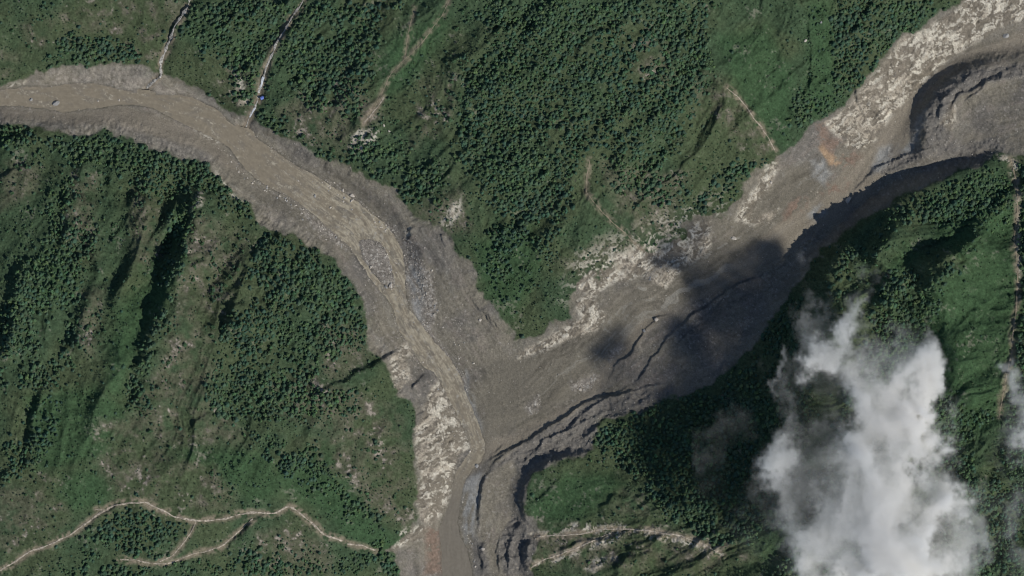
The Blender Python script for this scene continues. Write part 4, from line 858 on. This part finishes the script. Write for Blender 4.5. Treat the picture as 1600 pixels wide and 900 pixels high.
nxv, nyv, nzv = DEN.shape
# grid points hold the density; the nodes below turn them into a real volume
V = np.stack([A3.ravel() - 800, 450 - B3.ravel(), Z3.ravel()], 1)
cm = bpy.data.meshes.new('cloud'); cm.vertices.add(len(V)); cm.vertices.foreach_set('co', V.astype(F).ravel())
at = cm.attributes.new('vapour', 'FLOAT', 'POINT'); at.data.foreach_set('value', DEN.ravel())
cl = link('cloud', cm); tag(cl, 'ragged white cloud drifting over the wooded mountain', 'cloud', kind='stuff')
vm = bpy.data.materials.new('cloud_vapour'); vm.use_nodes = True; t = vm.node_tree; t.nodes.remove(t.nodes['Principled BSDF'])
pv_ = t.nodes.new('ShaderNodeVolumePrincipled'); pv_.inputs['Color'].default_value = (.998, .99, .97, 1); pv_.inputs['Anisotropy'].default_value = 0
ai = t.nodes.new('ShaderNodeAttribute'); ai.attribute_name = 'density'; ml = t.nodes.new('ShaderNodeMath'); ml.operation = 'MULTIPLY'; ml.inputs[1].default_value = .062
t.links.new(ai.outputs['Fac'], ml.inputs[0]); t.links.new(ml.outputs[0], pv_.inputs['Density']); pv_.inputs['Density Attribute'].default_value = ''
t.links.new(pv_.outputs[0], t.nodes['Material Output'].inputs['Volume'])
g = bpy.data.node_groups.new('cloud_volume', 'GeometryNodeTree')
g.interface.new_socket('Geometry', in_out='INPUT', socket_type='NodeSocketGeometry'); g.interface.new_socket('Geometry', in_out='OUTPUT', socket_type='NodeSocketGeometry')
N = g.nodes; gi = N.new('NodeGroupInput'); go = N.new('NodeGroupOutput'); vc = N.new('GeometryNodeVolumeCube')
lo = (vx[0] - 800, 450 - vy[-1], vz[0]); hi = (vx[-1] - 800, 450 - vy[0], vz[-1])
vc.inputs['Min'].default_value = lo; vc.inputs['Max'].default_value = hi
vc.inputs['Resolution X'].default_value = nxv; vc.inputs['Resolution Y'].default_value = nyv; vc.inputs['Resolution Z'].default_value = nzv
ps = N.new('GeometryNodeInputPosition'); sx_ = N.new('ShaderNodeSeparateXYZ'); g.links.new(ps.outputs[0], sx_.inputs[0])
def mth(op, a, b=None):
    n = N.new('ShaderNodeMath'); n.operation = op
    for k, v in enumerate((a, b)):
        if v is None: continue
        if isinstance(v, (int, float)): n.inputs[k].default_value = v
        else: g.links.new(v, n.inputs[k])
    return n.outputs[0]
def idx_of(o, a, step, n, flip=False):
    v = mth('DIVIDE', mth('SUBTRACT', o, a) if not flip else mth('SUBTRACT', a, o), step)
    return mth('MINIMUM', mth('MAXIMUM', mth('ROUND', v), 0), n - 1)
I = idx_of(sx_.outputs[0], float(vx[0] - 800), VS, nxv); J = idx_of(sx_.outputs[1], float(450 - vy[0]), VS, nyv, True); K_ = idx_of(sx_.outputs[2], float(vz[0]), VS * 2.0, nzv)
ix_ = mth('ADD', mth('MULTIPLY', mth('ADD', mth('MULTIPLY', I, nyv), J), nzv), K_)
si = N.new('GeometryNodeSampleIndex'); si.data_type = 'FLOAT'; si.domain = 'POINT'; na = N.new('GeometryNodeInputNamedAttribute'); na.data_type = 'FLOAT'; na.inputs['Name'].default_value = 'vapour'
g.links.new(gi.outputs[0], si.inputs['Geometry']); g.links.new([s for s in na.outputs if s.enabled][0], [s for s in si.inputs if s.name == 'Value' and s.enabled][0]); g.links.new(ix_, si.inputs['Index'])
g.links.new([s for s in si.outputs if s.enabled][0], vc.inputs['Density'])
smn = N.new('GeometryNodeSetMaterial'); smn.inputs['Material'].default_value = vm
g.links.new(vc.outputs[0], smn.inputs[0]); g.links.new(smn.outputs[0], go.inputs[0])
md = cl.modifiers.new('vapour', 'NODES'); md.node_group = g
cm.materials.append(vm)
